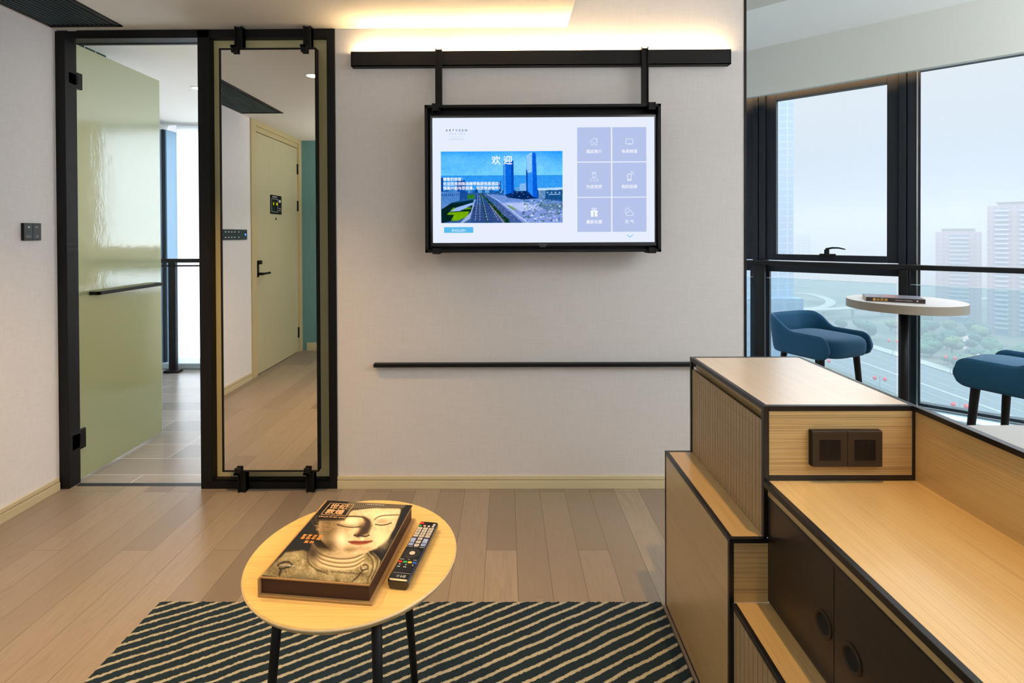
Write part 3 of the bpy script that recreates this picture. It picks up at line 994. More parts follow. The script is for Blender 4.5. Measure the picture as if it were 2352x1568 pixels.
class Paint:
    def __init__(s, X, Y, base):
        s.X, s.Y = X, Y
        s.C = np.ones(X.shape + (3,)) * hx(base)

    def over(s, a, col):
        a = np.clip(a, 0, 1)[..., None]
        s.C = s.C * (1 - a) + (hx(col) if isinstance(col, str) else col) * a

    def poly(s, pts, col, soft=0.0, k=1.0):
        inside = np.zeros(s.X.shape, bool)
        dist = np.full(s.X.shape, 1e9)
        n = len(pts)
        for i in range(n):
            x0, y0 = pts[i]
            x1, y1 = pts[(i + 1) % n]
            if y0 != y1:
                c = ((y0 > s.Y) != (y1 > s.Y)) & (s.X < (x1 - x0) * (s.Y - y0) / (y1 - y0) + x0)
                inside ^= c
            if soft:
                dx, dy = x1 - x0, y1 - y0
                t_ = np.clip(((s.X - x0) * dx + (s.Y - y0) * dy) / (dx * dx + dy * dy + 1e-9), 0, 1)
                dist = np.minimum(dist, np.hypot(s.X - x0 - t_ * dx, s.Y - y0 - t_ * dy))
        if soft:
            sd = np.where(inside, dist, -dist)
            s.over(np.clip(sd / soft * .5 + .5, 0, 1) * k, col)
        else:
            s.over(inside * k, col)

    def blob(s, x, y, rx, ry, col, k=1.0, rot=0.0, pw=2.0):
        c, q = math.cos(rot), math.sin(rot)
        u = ((s.X - x) * c + (s.Y - y) * q) / rx
        v = (-(s.X - x) * q + (s.Y - y) * c) / ry
        s.over(np.exp(-(u * u + v * v) ** (pw / 2)) * k, col)

    def curve(s, pts, w, col, k=1.0):
        P = []
        for i in range(len(pts) - 1):
            p0, p1, p2, p3 = pts[max(i - 1, 0)], pts[i], pts[i + 1], pts[min(i + 2, len(pts) - 1)]
            for j in range(6):
                t_ = j / 6
                P.append(tuple(.5 * (2 * p1[a] + (p2[a] - p0[a]) * t_ + (2 * p0[a] - 5 * p1[a] + 4 * p2[a] - p3[a]) * t_ ** 2 + (3 * p1[a] - p0[a] - 3 * p2[a] + p3[a]) * t_ ** 3) for a in (0, 1)))
        P.append(pts[-1])
        d = np.full(s.X.shape, 1e9)
        for (x0, y0), (x1, y1) in zip(P, P[1:]):
            dx, dy = x1 - x0, y1 - y0
            t_ = np.clip(((s.X - x0) * dx + (s.Y - y0) * dy) / (dx * dx + dy * dy + 1e-9), 0, 1)
            d = np.minimum(d, np.hypot(s.X - x0 - t_ * dx, s.Y - y0 - t_ * dy))
        s.over(np.clip(1.2 - d / w, 0, 1) * k, col)

    def noise(s, scale, amp, seed=0, mask=None):
        rng = np.random.RandomState(seed)
        out = np.zeros(s.X.shape)
        for o in range(3):
            f = scale / 2 ** o
            gx, gy = (s.X - s.X.min()) / f, (s.Y - s.Y.min()) / f
            T = rng.rand(int(gy.max()) + 3, int(gx.max()) + 3) - .5
            ix, iy = gx.astype(int), gy.astype(int)
            fx, fy = gx - ix, gy - iy
            v = T[iy, ix] * (1 - fx) * (1 - fy) + T[iy, ix + 1] * fx * (1 - fy) + T[iy + 1, ix] * (1 - fx) * fy + T[iy + 1, ix + 1] * fx * fy
            out += v / 1.6 ** o
        if mask is not None:
            out = out * mask
        s.C = s.C + out[..., None] * amp
        return out


def grid_picture(name, nx, ny, place, C, material, parent):
    """place(u, v) -> world points; C has shape (ny, nx, 3), row 0 at the bottom"""
    u, v = np.meshgrid(np.linspace(0, 1, nx), np.linspace(0, 1, ny))
    W_ = place(u.ravel(), v.ravel())
    me = bpy.data.meshes.new(name)
    i = np.arange((nx - 1) * (ny - 1))
    r_, c_ = i // (nx - 1), i % (nx - 1)
    a = r_ * nx + c_
    F = np.stack([a, a + 1, a + nx + 1, a + nx], 1)
    me.vertices.add(nx * ny)
    me.vertices.foreach_set('co', W_.astype(np.float32).ravel())
    me.loops.add(F.size)
    me.loops.foreach_set('vertex_index', F.astype(np.int32).ravel())
    me.polygons.add(len(F))
    me.polygons.foreach_set('loop_start', (np.arange(len(F)) * 4).astype(np.int32))
    me.update(calc_edges=True)
    at_ = me.color_attributes.new('Col', 'FLOAT_COLOR', 'POINT')
    rgba = np.ones((nx * ny, 4), np.float32)
    rgba[:, :3] = lin(C).reshape(-1, 3)
    at_.data.foreach_set('color', rgba.ravel())
    me.materials.append(material)
    o = bpy.data.objects.new(name, me)
    COL.objects.link(o)
    hang(o, parent)
    return o


def vcol_mat(name, emission=False, rough=.3, coat=0.0):
    m = bpy.data.materials.new(name)
    m.use_nodes = True
    at_ = nn(m, 'ShaderNodeAttribute', attribute_name='Col')
    if emission:
        o = m.node_tree.nodes['Material Output']
        e_ = nn(m, 'ShaderNodeEmission')
        ln(m, at_.outputs['Color'], e_.inputs[0])
        ln(m, e_.outputs[0], o.inputs['Surface'])
    else:
        b = pb(m)
        ln(m, at_.outputs['Color'], b.inputs['Base Color'])
        b.inputs['Roughness'].default_value = rough
        b.inputs['Coat Weight'].default_value = coat
    return m


# city picture on the screen, in layout units x 142..1355, y 470..1182
nx, ny = 420, 250
U_, V_ = np.meshgrid(np.linspace(142, 1356, nx), np.linspace(1192, 482, ny))
p = Paint(U_, V_, '#3f97ef')
p.C = hx('#2f8ff0') + (hx('#7fc4fb') - hx('#2f8ff0')) * np.clip((V_ - 480) / 330, 0, 1)[..., None]
p.noise(140, .04, 3)
p.blob(950, 600, 330, 120, '#a9d6fb', .5)
p.blob(300, 560, 260, 70, '#8cc8f8', .4)
p.poly([(142, 720), (1356, 720), (1356, 1192), (142, 1192)], '#1878c8', 0, .55)
rng = random.Random(5)
x = 142
while x < 1356:                                  # far skyline
    w_ = rng.uniform(14, 46)
    p.poly([(x, rng.uniform(835, 880)), (x + w_, rng.uniform(835, 880)), (x + w_, 915), (x, 915)], rng.choice(['#2c62a0', '#4a7fb8', '#1f4c86', '#6f9cc8']))
    x += w_
p.poly([(142, 895), (1356, 895), (1356, 1192), (142, 1192)], '#3c5c8e')
p.poly([(142, 742), (165, 742), (165, 900), (142, 900)], '#1b3f7c')
p.poly([(300, 770), (385, 765), (388, 900), (300, 900)], '#24509a')
p.poly([(330, 880), (410, 875), (415, 950), (330, 960)], '#2a4d86')
p.poly([(720, 780), (740, 780), (742, 880), (720, 880)], '#1c4588')
p.poly([(930, 805), (990, 800), (992, 880), (930, 880)], '#90b4dc')
p.poly([(142, 880), (328, 880), (330, 960), (150, 1050)], '#5d82b8')
for k in range(9):
    p.poly([(150 + 20 * k, 900), (158 + 20 * k, 900), (158 + 20 * k, 925 - k), (150 + 20 * k, 930 - k)], '#2a4a80')
p.poly([(250, 990), (480, 960), (470, 1060), (410, 1130), (150, 1192), (142, 1060)], '#0f2f30', 4)
p.poly([(260, 1040), (440, 1035), (440, 1052), (235, 1070)], '#5f8f14')
p.poly([(220, 1085), (425, 1075), (400, 1130), (300, 1170), (240, 1168), (270, 1110), (200, 1108)], '#6f9c12', 4)
p.poly([(410, 912), (475, 908), (480, 950), (400, 955)], '#3f7a1a', 3)
p.poly([(300, 1035), (320, 1030), (470, 985), (480, 1000), (330, 1072), (230, 1078)], '#8fa6d8', 3)
p.poly([(490, 905), (560, 905), (745, 1192), (440, 1192)], '#39507f', 2)       # road
p.poly([(560, 905), (620, 905), (960, 1192), (745, 1192)], '#4a5f8f', 2)
p.poly([(470, 960), (490, 960), (430, 1150), (360, 1192), (330, 1192), (440, 1080)], '#8fa0c8', 3)
p.poly([(620, 905), (1110, 950), (1356, 985), (1356, 1192), (960, 1192)], '#7c8fc4', 3)
p.poly([(760, 990), (1000, 985), (1120, 1060), (940, 1080)], '#a5b2da', 6)
p.poly([(800, 1020), (830, 1018), (900, 1058), (860, 1062)], '#6f8f6a', 2)
p.poly([(1090, 1010), (1356, 990), (1356, 1060), (1200, 1070)], '#5d7a9c', 8)
for (a, b) in (((512, 915), (480, 1180)), ((530, 915), (530, 1180)), ((548, 915), (610, 1180)), ((578, 915), (720, 1180))):
    for k in range(14):
        t0_, t1_ = (k / 14) ** 1.6, ((k + .5) / 14) ** 1.6
        p.curve([(a[0] + (b[0] - a[0]) * t0_, a[1] + (b[1] - a[1]) * t0_), (a[0] + (b[0] - a[0]) * t1_, a[1] + (b[1] - a[1]) * t1_)], 2.2, '#c9d4ee')
p.curve([(535, 910), (560, 1000), (575, 1090), (600, 1192)], 5, '#1f4a22', 1)
p.curve([(545, 905), (640, 1000), (745, 1120), (820, 1192)], 14, '#1f3f2a', .9)
p.curve([(540, 905), (625, 1000), (725, 1130), (770, 1192)], 5, '#b59f86', .9)
p.curve([(600, 905), (760, 1000), (900, 1110), (1010, 1192)], 3, '#d8e0f0', 1)
for k in range(150):                              # palms, bushes and cars
    tt = rng.random()
    a = (545 + 270 * tt + rng.uniform(-16, 20) * tt, 905 + 285 * tt)
    p.blob(a[0], a[1], 4 + 8 * tt, 3 + 7 * tt, rng.choice(['#17351f', '#2a5527', '#0f2a2a']), .8)
for k in range(130):
    a = (rng.uniform(960, 1356), rng.uniform(960, 1185))
    p.blob(a[0], a[1], rng.uniform(4, 12), rng.uniform(3, 8), rng.choice(['#173a30', '#d5e0f2', '#23506a', '#2e5a34', '#e6ecf8']), .75)
for k in range(60):
    a = (rng.uniform(480, 930), rng.uniform(900, 1180))
    p.blob(a[0], a[1], 3, 2.4, '#dfe8f8', .8)
p.poly([(775, 885), (1110, 870), (1110, 950), (960, 960), (800, 940)], '#16294e', 3)
for k in range(40):
    p.blob(rng.uniform(790, 1100), rng.uniform(885, 940), 6, 4, rng.choice(['#0a1630', '#3b5f96', '#c4d4ee']), .7)
p.poly([(1105, 850), (1356, 842), (1356, 868), (1112, 872)], '#c4d6ea')
p.poly([(1112, 872), (1356, 866), (1356, 965), (1120, 950)], '#27507a')
for k in range(5):
    p.poly([(1118 + 14 * k, 872), (1124 + 14 * k, 872), (1126 + 14 * k, 950), (1120 + 14 * k, 950)], '#a9c2dc')
for k in range(4):
    p.blob(1205 + 40 * k, 893, 8, 7, '#e6f0fb', .9)
p.poly([(1215, 908), (1335, 906), (1335, 914), (1215, 916)], '#c8dcf0', 2, .8)
p.poly([(765, 585), (866, 575), (870, 890), (765, 915)], '#1f6fd8', 1)
p.poly([(842, 578), (866, 575), (870, 890), (846, 905)], '#0f4fae', 1)
p.poly([(770, 590), (786, 588), (790, 905), (770, 912)], '#67aef2', 2, .8)
for k in range(34):
    y_ = 612 + k * 8.5
    p.poly([(765, y_), (868, y_ - 4), (868, y_ - 1), (765, y_ + 3)], '#0b3f94', 0, .7)
p.poly([(992, 512), (1045, 488), (1088, 500), (1098, 720), (1108, 945), (1062, 935), (1008, 880), (1004, 700)], '#3f8ff2', 1)
p.poly([(1056, 492), (1088, 500), (1098, 720), (1108, 945), (1060, 935)], '#1a5fc9', 1)
p.poly([(994, 520), (1052, 494), (1050, 690), (1006, 700)], '#a4cdf8', 5, .85)
p.poly([(992, 655), (1006, 690), (1008, 885), (996, 880)], '#123f86', 1)
for k in range(50):
    y_ = 520 + k * 8
    p.poly([(994, y_), (1100, y_ - 3), (1100, y_ - .5), (994, y_ + 2.5)], '#1552b4', 0, .45)
p.poly([(142, 720), (1356, 720), (1356, 1000), (142, 1000)], '#0a5fb0', 0, .16)
p.noise(14, .05, 9)
p.C = np.clip((p.C - .42) * 1.25 + .43, 0, 1)


def on_screen(u, v):
    px = 142 + (1356 - 142) * u
    pyy = 1192 - 710 * v
    x_ = SX0 + (px - 60) / 2210 * SW
    z_ = SZ0 + (1 - (pyy - 150) / 1238) * SH
    return np.stack([x_, np.full_like(x_, SY + .0006), z_], 1)


pic = grid_picture('city_picture', nx, ny, on_screen, p.C, vcol_mat('city_picture', True), tv)
x_, z_ = sp(752, 598)
text('欢 迎', E_white, .043, (x_, SY - .0004, z_), RX, UZ, pic, align='CENTER', heavy=.0007)
for y_, tx in ((770, '尊敬的宾客：'), (815, '欢迎您来到珠海横琴雅辰悦居酒店！'), (858, '很高兴能与您相遇，祝您旅途愉快！')):
    x_, z_ = sp(163, y_)
    text(tx, E_white, .0172, (x_, SY - .0004, z_), RX, UZ, pic, heavy=.0004)

# ================================================================== rug
RX0, RX1, RY0, RY1 = -1.176, .518, .35, 1.735
rug = bpy.data.materials.new('striped_rug')
rug.use_nodes = True
b = pb(rug)
b.inputs['Roughness'].default_value = .95
t_ = nn(rug, 'ShaderNodeTexCoord')
s_ = nn(rug, 'ShaderNodeSeparateXYZ')
ln(rug, t_.outputs['Object'], s_.inputs[0])
wob = nn(rug, 'ShaderNodeTexNoise', Scale=7.0, Detail=1.0)
ln(rug, t_.outputs['Object'], wob.inputs['Vector'])
fz = nn(rug, 'ShaderNodeTexNoise', Scale=420.0, Detail=2.0)
ln(rug, t_.outputs['Object'], fz.inputs['Vector'])
TH = R(28.5)
PER = .0725 * math.sin(TH)
lx = mth(rug, 'MULTIPLY', mth(rug, 'ADD', s_.outputs['X'], .163), math.sin(TH) / PER)
ly = mth(rug, 'MULTIPLY', mth(rug, 'SUBTRACT', s_.outputs['Y'], RY1), -math.cos(TH) / PER)
ph = mth(rug, 'ADD', mth(rug, 'ADD', lx, ly), mth(rug, 'MULTIPLY', mth(rug, 'SUBTRACT', wob.outputs[0], .5), .42))
ph = mth(rug, 'ADD', ph, mth(rug, 'MULTIPLY', mth(rug, 'SUBTRACT', fz.outputs[0], .5), .16))
fr = mth(rug, 'PINGPONG', mth(rug, 'ADD', ph, 100.0), .5)
st = ramp(rug, fr, [(.0, (1, 1, 1)), (.125, (1, 1, 1)), (.165, (0, 0, 0)), (1.0, (0, 0, 0))])
dk = mixcol(rug, fz.outputs[0], srgb('#061723'), srgb('#0f3547'))
lt = mixcol(rug, fz.outputs[0], srgb('#9c9986'), srgb('#dedbc8'))
ln(rug, mixcol(rug, st, dk, lt), b.inputs['Base Color'])
bp = nn(rug, 'ShaderNodeBump', Strength=.9, Distance=.006)
ln(rug, mth(rug, 'ADD', mth(rug, 'MULTIPLY', fz.outputs[0], 1.0), mth(rug, 'MULTIPLY', st, .7)), bp.inputs['Height'])
ln(rug, bp.outputs[0], b.inputs['Normal'])
rnx, rny = 340, 280
rr_ = np.random.RandomState(2)
uu_, vv_ = np.meshgrid(np.linspace(RX0, RX1, rnx), np.linspace(RY0, RY1, rny))
zz = .0125 + rr_.rand(rny, rnx) * .003
edge = np.minimum(np.minimum(uu_ - RX0, RX1 - uu_), np.minimum(vv_ - RY0, RY1 - vv_))
zz = np.where(edge < 1e-6, .001, zz)
jit = np.where(edge < .012, (rr_.rand(rny, rnx) - .5) * .003, 0)
g = G()
g.v = list(zip((uu_ + jit).ravel().tolist(), (vv_ + jit).ravel().tolist(), zz.ravel().tolist()))
g.f = [(r_ * rnx + c_, r_ * rnx + c_ + 1, (r_ + 1) * rnx + c_ + 1, (r_ + 1) * rnx + c_) for r_ in range(rny - 1) for c_ in range(rnx - 1)]
g.mi = [0] * len(g.f)
tag(g.build('rug', rug, smooth=True), 'dark teal rug with thin cream diagonal stripes under the coffee table', 'rug')

# ================================================================== coffee table
CTX, CTY, CTZ, CTR = -.360, 1.215, .50, .2385
ct = thing('coffee_table', 'small round light wood coffee table on black splayed legs', 'coffee table', (CTX, CTY, 0))
G().lathe([(CTR - .006, CTZ - .016), (CTR - .001, CTZ - .007), (CTR, CTZ - .002), (CTR - .0015, CTZ)], CTX, CTY, 128).build('table_top', [M['oak_lt']], ct, smooth=False)
G().lathe([(CTR - .004, CTZ - .0125), (CTR + .0008, CTZ - .006), (CTR + .0012, CTZ - .003), (CTR - .002, CTZ - .0005)], CTX, CTY, 128).build('edge_band', mat('pale_wood_edge', '#d9c39a', .4), ct, smooth=True)
G().lathe([(.17, CTZ - .022), (.17, CTZ - .0155)], CTX, CTY, 48).build('under_frame', M['black'], ct)
for th, rt, rf in ((200, .16, .20), (302, .16, .18), (48, .14, .18)):
    a = R(th)
    G().tube((CTX + rt * math.cos(a), CTY + rt * math.sin(a), CTZ - .02), (CTX + rf * math.cos(a), CTY + rf * math.sin(a), .016), .0115, .0085, 24).build('leg', M['black'], ct, smooth=True)


def frame2(cx_, cy_, ang, z0):
    c_, s_ = math.cos(ang), math.sin(ang)
    return lambda x, y, z: (cx_ + x * c_ - y * s_, cy_ + x * s_ + y * c_, z0 + z)


# art book
BA = -R(6.0)
BX = frame2(-.3785, 1.2065, BA, CTZ)
bw, bh, bt_ = .1165, .1535, .042
bk = thing('art_book', 'thick dark art book with a stone statue face on its cover, on the coffee table', 'book', (-.3785, 1.2065, CTZ))
tan = mat('kraft_board', '#a8824f', .6)
G(BX).box(-bw - .006, bw + .006, -bh - .004, bh + .004, .0005, .005).build('back_cover', tan, bk, bevel=.0008)
G(BX).box(-bw - .006, -bw - .002, -bh - .004, bh + .004, .005, bt_ - .003).build('spine', tan, bk, bevel=.001)
G(BX).box(-bw, bw - .002, -bh + .003, bh - .004, .005, bt_ - .004).build('page_block', mat('brown_page_edges', '#3b1f12', .6, bump=((20, 20, 1500), .4, .0006)), bk)
G(BX).box(-bw - .004, bw, -bh - .002, bh, bt_ - .004, bt_ - .0006).build('front_cover', tan, bk, bevel=.0008)
nx, ny = 210, 280
u, v = np.meshgrid(np.linspace(0, 1, nx), np.linspace(0, 1, ny))
H_ = [856.225, 758.331, 225.0, 57.321, -575.033, 710.0, -.003, .285]
w_ = H_[6] * u + H_[7] * v + 1
p = Paint((H_[0] * u + H_[1] * v + H_[2]) / w_, (H_[3] * u + H_[4] * v + H_[5]) / w_, '#1a1611')
p.noise(30, .10, 1)
p.noise(9, .07, 6)
# robe and shoulders
robe = [(225, 700), (420, 520), (560, 500), (620, 520), (700, 480), (1040, 515), (1130, 545), (1180, 590), (1085, 775), (600, 770)]
p.poly(robe, '#8d8262', 10)
msk = np.clip((p.Y - 500) / 60, 0, 1)
p.noise(60, .22, 4, msk)
p.noise(12, .16, 5, msk)
p.blob(330, 640, 150, 60, '#5b5440', .45)
p.blob(800, 700, 260, 45, '#a39a7c', .6)
p.blob(560, 740, 120, 30, '#4a4744', .5)
for c_ in ([(620, 510), (600, 590), (660, 650), (760, 690)], [(1060, 520), (1110, 580), (1110, 660), (1070, 740)], [(1100, 525), (1150, 580), (1140, 650), (1100, 730)]):
    p.curve(c_, 9, '#5b5138', .8)
    p.curve([(x + 14, y - 4) for x, y in c_], 6, '#b9ae8a', .6)
p.curve([(360, 625), (400, 600), (450, 600), (470, 625), (420, 645), (370, 650)], 9, '#2a2318', .9)
p.curve([(400, 620), (440, 612), (460, 630)], 6, '#a3977a', .8)
p.curve([(385, 655), (370, 700)], 12, '#2a2318', .8)
p.curve([(430, 650), (440, 700)], 7, '#a3977a', .6)
p.curve([(1040, 620), (1070, 622), (1075, 650), (1030, 660), (1020, 640)], 7, '#3d3422', .8)
p.curve([(1035, 665), (985, 720), (950, 750)], 7, '#3d3422', .8)
# neck
p.poly([(640, 440), (700, 500), (1050, 520), (1040, 590), (960, 650), (820, 665), (690, 640), (600, 560)], '#b9aa8a', 12)
for k, (dy, c_) in enumerate(((0, '#6b5c42'), (34, '#80714f'), (66, '#7a6a4b'))):
    p.curve([(640, 470 + dy), (700, 535 + dy), (830, 570 + dy), (960, 565 + dy), (1045, 530 + dy * .8)], 8, c_, .75)
    p.curve([(650, 485 + dy), (705, 550 + dy), (830, 585 + dy), (960, 580 + dy), (1045, 545 + dy * .8)], 8, '#dccfae', .55)
p.blob(640, 520, 60, 70, '#2a2015', .75)
# face
face = [(700, 250), (860, 200), (960, 185), (1100, 168), (1350, 172), (1338, 215), (1295, 330), (1235, 420), (1150, 490), (1060, 528), (960, 540), (850, 525), (760, 480), (705, 420), (680, 330)]
p.poly(face, '#c9b795', 8)
inside = (p.X > 690) & (p.X < 1340) & (p.Y > 170) & (p.Y < 540)
p.noise(26, .12, 8, inside)
p.noise(7, .06, 18, inside)
p.blob(1200, 230, 150, 60, '#efe0bd', .85)
p.blob(1190, 400, 70, 90, '#eadab5', .8)
p.blob(760, 330, 90, 120, '#5e5038', .85)
p.blob(850, 250, 60, 50, '#6d5e43', .6)
p.blob(950, 270, 75, 32, '#efe2c2', .95)
p.blob(870, 420, 60, 60, '#f0e4c8', .8)
p.blob(760, 470, 70, 50, '#3f3423', .7)
p.poly([(1045, 235), (1100, 262), (1112, 310), (1085, 370), (1010, 400), (975, 385), (1010, 360), (1045, 320), (1060, 280)], '#3a2d1d', 14, .9)
p.blob(1040, 330, 28, 45, '#43351f', .7)
p.curve([(850, 245), (930, 235), (1020, 238), (1075, 255), (1100, 290)], 7, '#3a2f20', .85)
p.curve([(1135, 262), (1180, 235), (1250, 228), (1325, 226)], 6, '#5b4b33', .8)
p.curve([(840, 300), (890, 314), (950, 322), (1025, 318)], 5, '#2b2117', .95)
p.curve([(840, 292), (890, 302), (950, 308), (1030, 306)], 3, '#6d5c40', .6)
p.curve([(1142, 300), (1180, 306), (1225, 303), (1268, 288)], 5, '#2b2117', .95)
p.blob(1200, 275, 50, 20, '#8d7c60', .55)
p.curve([(975, 385), (1000, 395), (1020, 388), (1060, 396), (1090, 385)], 7, '#2e2216', .9)
p.poly([(920, 435), (975, 428), (1020, 432), (1040, 418), (1065, 430), (1120, 428), (1110, 440), (1060, 456), (1000, 462), (950, 455)], '#8c4a35', 5, .95)
p.curve([(925, 438), (1000, 440), (1060, 440), (1115, 432)], 4, '#54291c', .8)
p.poly([(1020, 405), (1045, 405), (1055, 428), (1030, 432)], '#f5ead0', 4, .8)
p.blob(1010, 490, 80, 22, '#a08d6c', .55)
p.blob(930, 500, 50, 20, '#6b5a40', .5)
p.poly([(790, 105), (990, 112), (955, 185), (895, 262), (700, 262), (690, 235)], '#17130e', 14, .97)
# hair band and ear
p.poly([(900, 150), (960, 110), (1100, 112), (1410, 135), (1395, 160), (1350, 190), (1330, 172), (1150, 168), (960, 185), (920, 195)], '#57503f', 6)
for k in range(30):
    x_ = 930 + k * 15.5
    p.curve([(x_ + 14, 118 + k * .5), (x_ - 4, 140), (x_ + 8, 166)], 2.2, '#c9c0a8', .7)
    p.curve([(x_ + 22, 118 + k * .5), (x_ + 4, 140), (x_ + 16, 166)], 2.2, '#15120d', .7)
p.curve([(690, 200), (645, 215), (630, 250), (655, 300), (690, 320)], 7, '#55492f', .9)
p.curve([(700, 225), (672, 240), (672, 270), (690, 290)], 5, '#6a5b3c', .8)
p.poly([(1405, 130), (1440, 145), (1290, 380), (1235, 450), (1300, 320), (1350, 190)], '#1b1a14', 6, .95)


p.C = np.clip((p.C - .45) * 1.22 + .41, 0, 1)


def on_book(u, v):
    x = -bw + .0006 + u * (2 * bw - .001)
    y = -bh + v * (2 * bh - .001)
    c_, s_ = math.cos(BA), math.sin(BA)
    return np.stack([-.3785 + x * c_ - y * s_, 1.2065 + x * s_ + y * c_, np.full_like(x, CTZ + bt_)], 1)


cov = grid_picture('cover_picture', nx, ny, on_book, np.clip(p.C, 0, 1), vcol_mat('book_cover_print', rough=.28, coat=.25), bk)
bR, bU = (math.cos(BA), math.sin(BA), 0), (-math.sin(BA), math.cos(BA), 0)


def bpos(x, y, z=bt_ + .0004):
    q = BX(x, y, z)
    return q


gold = mat('gold_print', '#c9a276', .5)
orange = mat('orange_print', '#c98a3f', .5)
text('世纪', gold, .0245, bpos(-.096, .1165), bR, bU, cov, heavy=.0006)
text('敦煌', gold, .0245, bpos(-.096, .0915), bR, bU, cov, heavy=.0006)
G(BX).box(-.102, -.036, .139, .1405, bt_ + .0002, bt_ + .0005).box(-.102, -.036, .084, .0855, bt_ + .0002, bt_ + .0005).box(-.102, -.1005, .084, .1405, bt_ + .0002, bt_ + .0005).box(-.0375, -.036, .084, .1405, bt_ + .0002, bt_ + .0005).build('title_border', gold, cov)
text('ONCE IN MY EYES', gold, .0085, bpos(-.102, .073), bR, bU, cov, bold=.00015)
text('Images of\nMogao Grottoes\nin Dunhuang\nSince 1907', gold, .0078, bpos(-.066, .040), bR, bU, cov, align='CENTER')
text('影 梦 百 敦\n像 回 年 煌', orange, .0100, bpos(-.102, -.010), bR, bU, cov, heavy=.0003)
text('莫 的', orange, .0100, bpos(-.086, -.034), bR, bU, cov, heavy=.0003)
text('百年敦煌，你所不知道的莫高窟影像史', mat('brown_print', '#3f3524', .6), .0065, bpos(-.01, -.128), bR, bU, cov)
text('PHOTOGRAPHY', M['ink'], .005, bpos(-.098, -.118), bR, bU, cov)
text('Century Dunhuang', M['ink'], .0062, bpos(-.005, .143), bR, bU, cov, shear=.3)

# remote control
RA = -R(8.7)
RX_ = frame2(-.2135, 1.1965, RA, CTZ)
rw, rl, rh = .0245, .113, .020
rm = thing('remote_control', 'glossy black television remote with grey keys beside the art book', 'remote control', (-.2135, 1.1965, CTZ))
prof = [(-rw * .80, .0), (rw * .80, .0), (rw, .008), (rw, rh - .003), (rw - .003, rh), (-rw + .003, rh), (-rw, rh - .003), (-rw, .008)]
g = G(RX_)
ys = [-rl, -rl + .004, -rl + .02, 0.03, .06, rl - .004, rl]
sc_ = [.86, .97, 1.0, 1.0, .97, .95, .88]
vs_, fs_ = [], []
for y_, k_ in zip(ys, sc_):
    vs_ += [(x * k_, y_, .001 + z * (1 if abs(y_) < rl - .001 else .9)) for x, z in prof]
for r_ in range(len(ys) - 1):
    for c_ in range(8):
        fs_.append((r_ * 8 + c_, r_ * 8 + (c_ + 1) % 8, (r_ + 1) * 8 + (c_ + 1) % 8, (r_ + 1) * 8 + c_))
fs_ += [tuple(range(8))[::-1], tuple(range(48, 56))]
g.add(vs_, fs_)
g.build('body', mat('piano_black_plastic', (.006, .006, .007), .12, coat=.5), rm, bevel=.001)
rR, rU = (math.cos(RA), math.sin(RA), 0), (-math.sin(RA), math.cos(RA), 0)
keyg = mat('grey_key', '#b9b3aa', .5)
keyb = mat('lilac_key', '#8a9cc9', .5)
RT = rh + .001


def key(x, y, w, h, mt, lab=None, ls=.006, ink=None, parent=rm, up=.0012):
    k_ = G(RX_).box(x - w / 2, x + w / 2, y - h / 2, y + h / 2, RT - .0005, RT + up).build('key', mt, parent, bevel=.0006)
    if lab:
        q = RX_(x, y - ls * .36, RT + up + .0003)
        text(lab, ink or M['socket2'], ls, q, rR, rU, k_, align='CENTER')
    return k_


def rkey(x, y, r, mt):
    q = RX_(x, y, RT - .0005)
    G().lathe([(r, q[2]), (r, q[2] + .0014), (r * .8, q[2] + .0018)], q[0], q[1], 20).build('key', mt, rm, smooth=False)


rkey(-.0155, .101, .0048, mat('red_key', '#d0201a', .4))
rkey(.0165, .098, .0036, keyg)
for i, mt in enumerate((mat('green_key', '#159a3c', .4), mat('pink_key', '#c9a08c', .5), keyg, keyg)):
    rkey(-.0165 + .0108 * i, .0895, .0034, mt)
for i, s in enumerate('123456789'):
    key(-.0145 + .0145 * (i % 3), .0785 - .0105 * (i // 3), .012, .0085, keyg, s, .0078)
key(-.0145, .047, .012, .0085, keyg, 'LIST', .004)
key(0, .047, .012, .0085, keyg, '0', .0078)
key(.0145, .047, .012, .0085, keyg, 'Q.VIEW', .003)
key(-.015, .0225, .0115, .029, keyb, '＋\n音量\n－', .0055)
key(.015, .0225, .0115, .029, keyb, '∧\n频道\n∨', .0055)
for i, s in enumerate(('MUTE', 'INPUT', 'MENU')):
    key(0, .0355 - .0125 * i, .0115, .0085, keyg, s, .0032)
for i, s in enumerate(('SETTINGS', 'INFO', 'Q.MENU')):
    q = RX_(-.0150 + .0150 * i, .0025, RT + .0003)
    text(s, M['ink'], .0034, q, rR, rU, rm, align='CENTER')
q = RX_(0, -.021, RT - .0005)
G().lathe([(.0175, q[2]), (.0175, q[2] + .0010), (.0165, q[2] + .0014), (.0075, q[2] + .0010)], q[0], q[1], 40).build('direction_pad', mat('matte_black_key', (.012, .012, .012), .35), rm)
G().lathe([(.0065, q[2]), (.0065, q[2] + .0018)], q[0], q[1], 24).build('ok_key', keyg, rm)
for i, s in enumerate(('BACK', 'TV', 'EXIT')):
    text(s, M['ink'], .0038, RX_(-.0150 + .0150 * i, -.0455, RT + .0003), rR, rU, rm, align='CENTER')
for i, c_ in enumerate(('#c8241c', '#17a046', '#d9b219', '#2452b8')):
    key(-.0165 + .0110 * i, -.0535, .0088, .0055, mat('colour_key', c_, .35))
for i in range(3):
    text(('■', '▶', '●')[i], M['ink'], .0038, RX_(-.0150 + .0150 * i, -.063, RT + .0003), rR, rU, rm, align='CENTER')
    if i < 2:
        text(('◀◀', '▶▶')[i], M['ink'], .0038, RX_(-.0150 + .0150 * i, -.071, RT + .0003), rR, rU, rm, align='CENTER')
G(RX_).box(-rw + .004, rw - .004, -.0905, -.090, RT, RT + .0003).build('seam_line', keyg, rm)
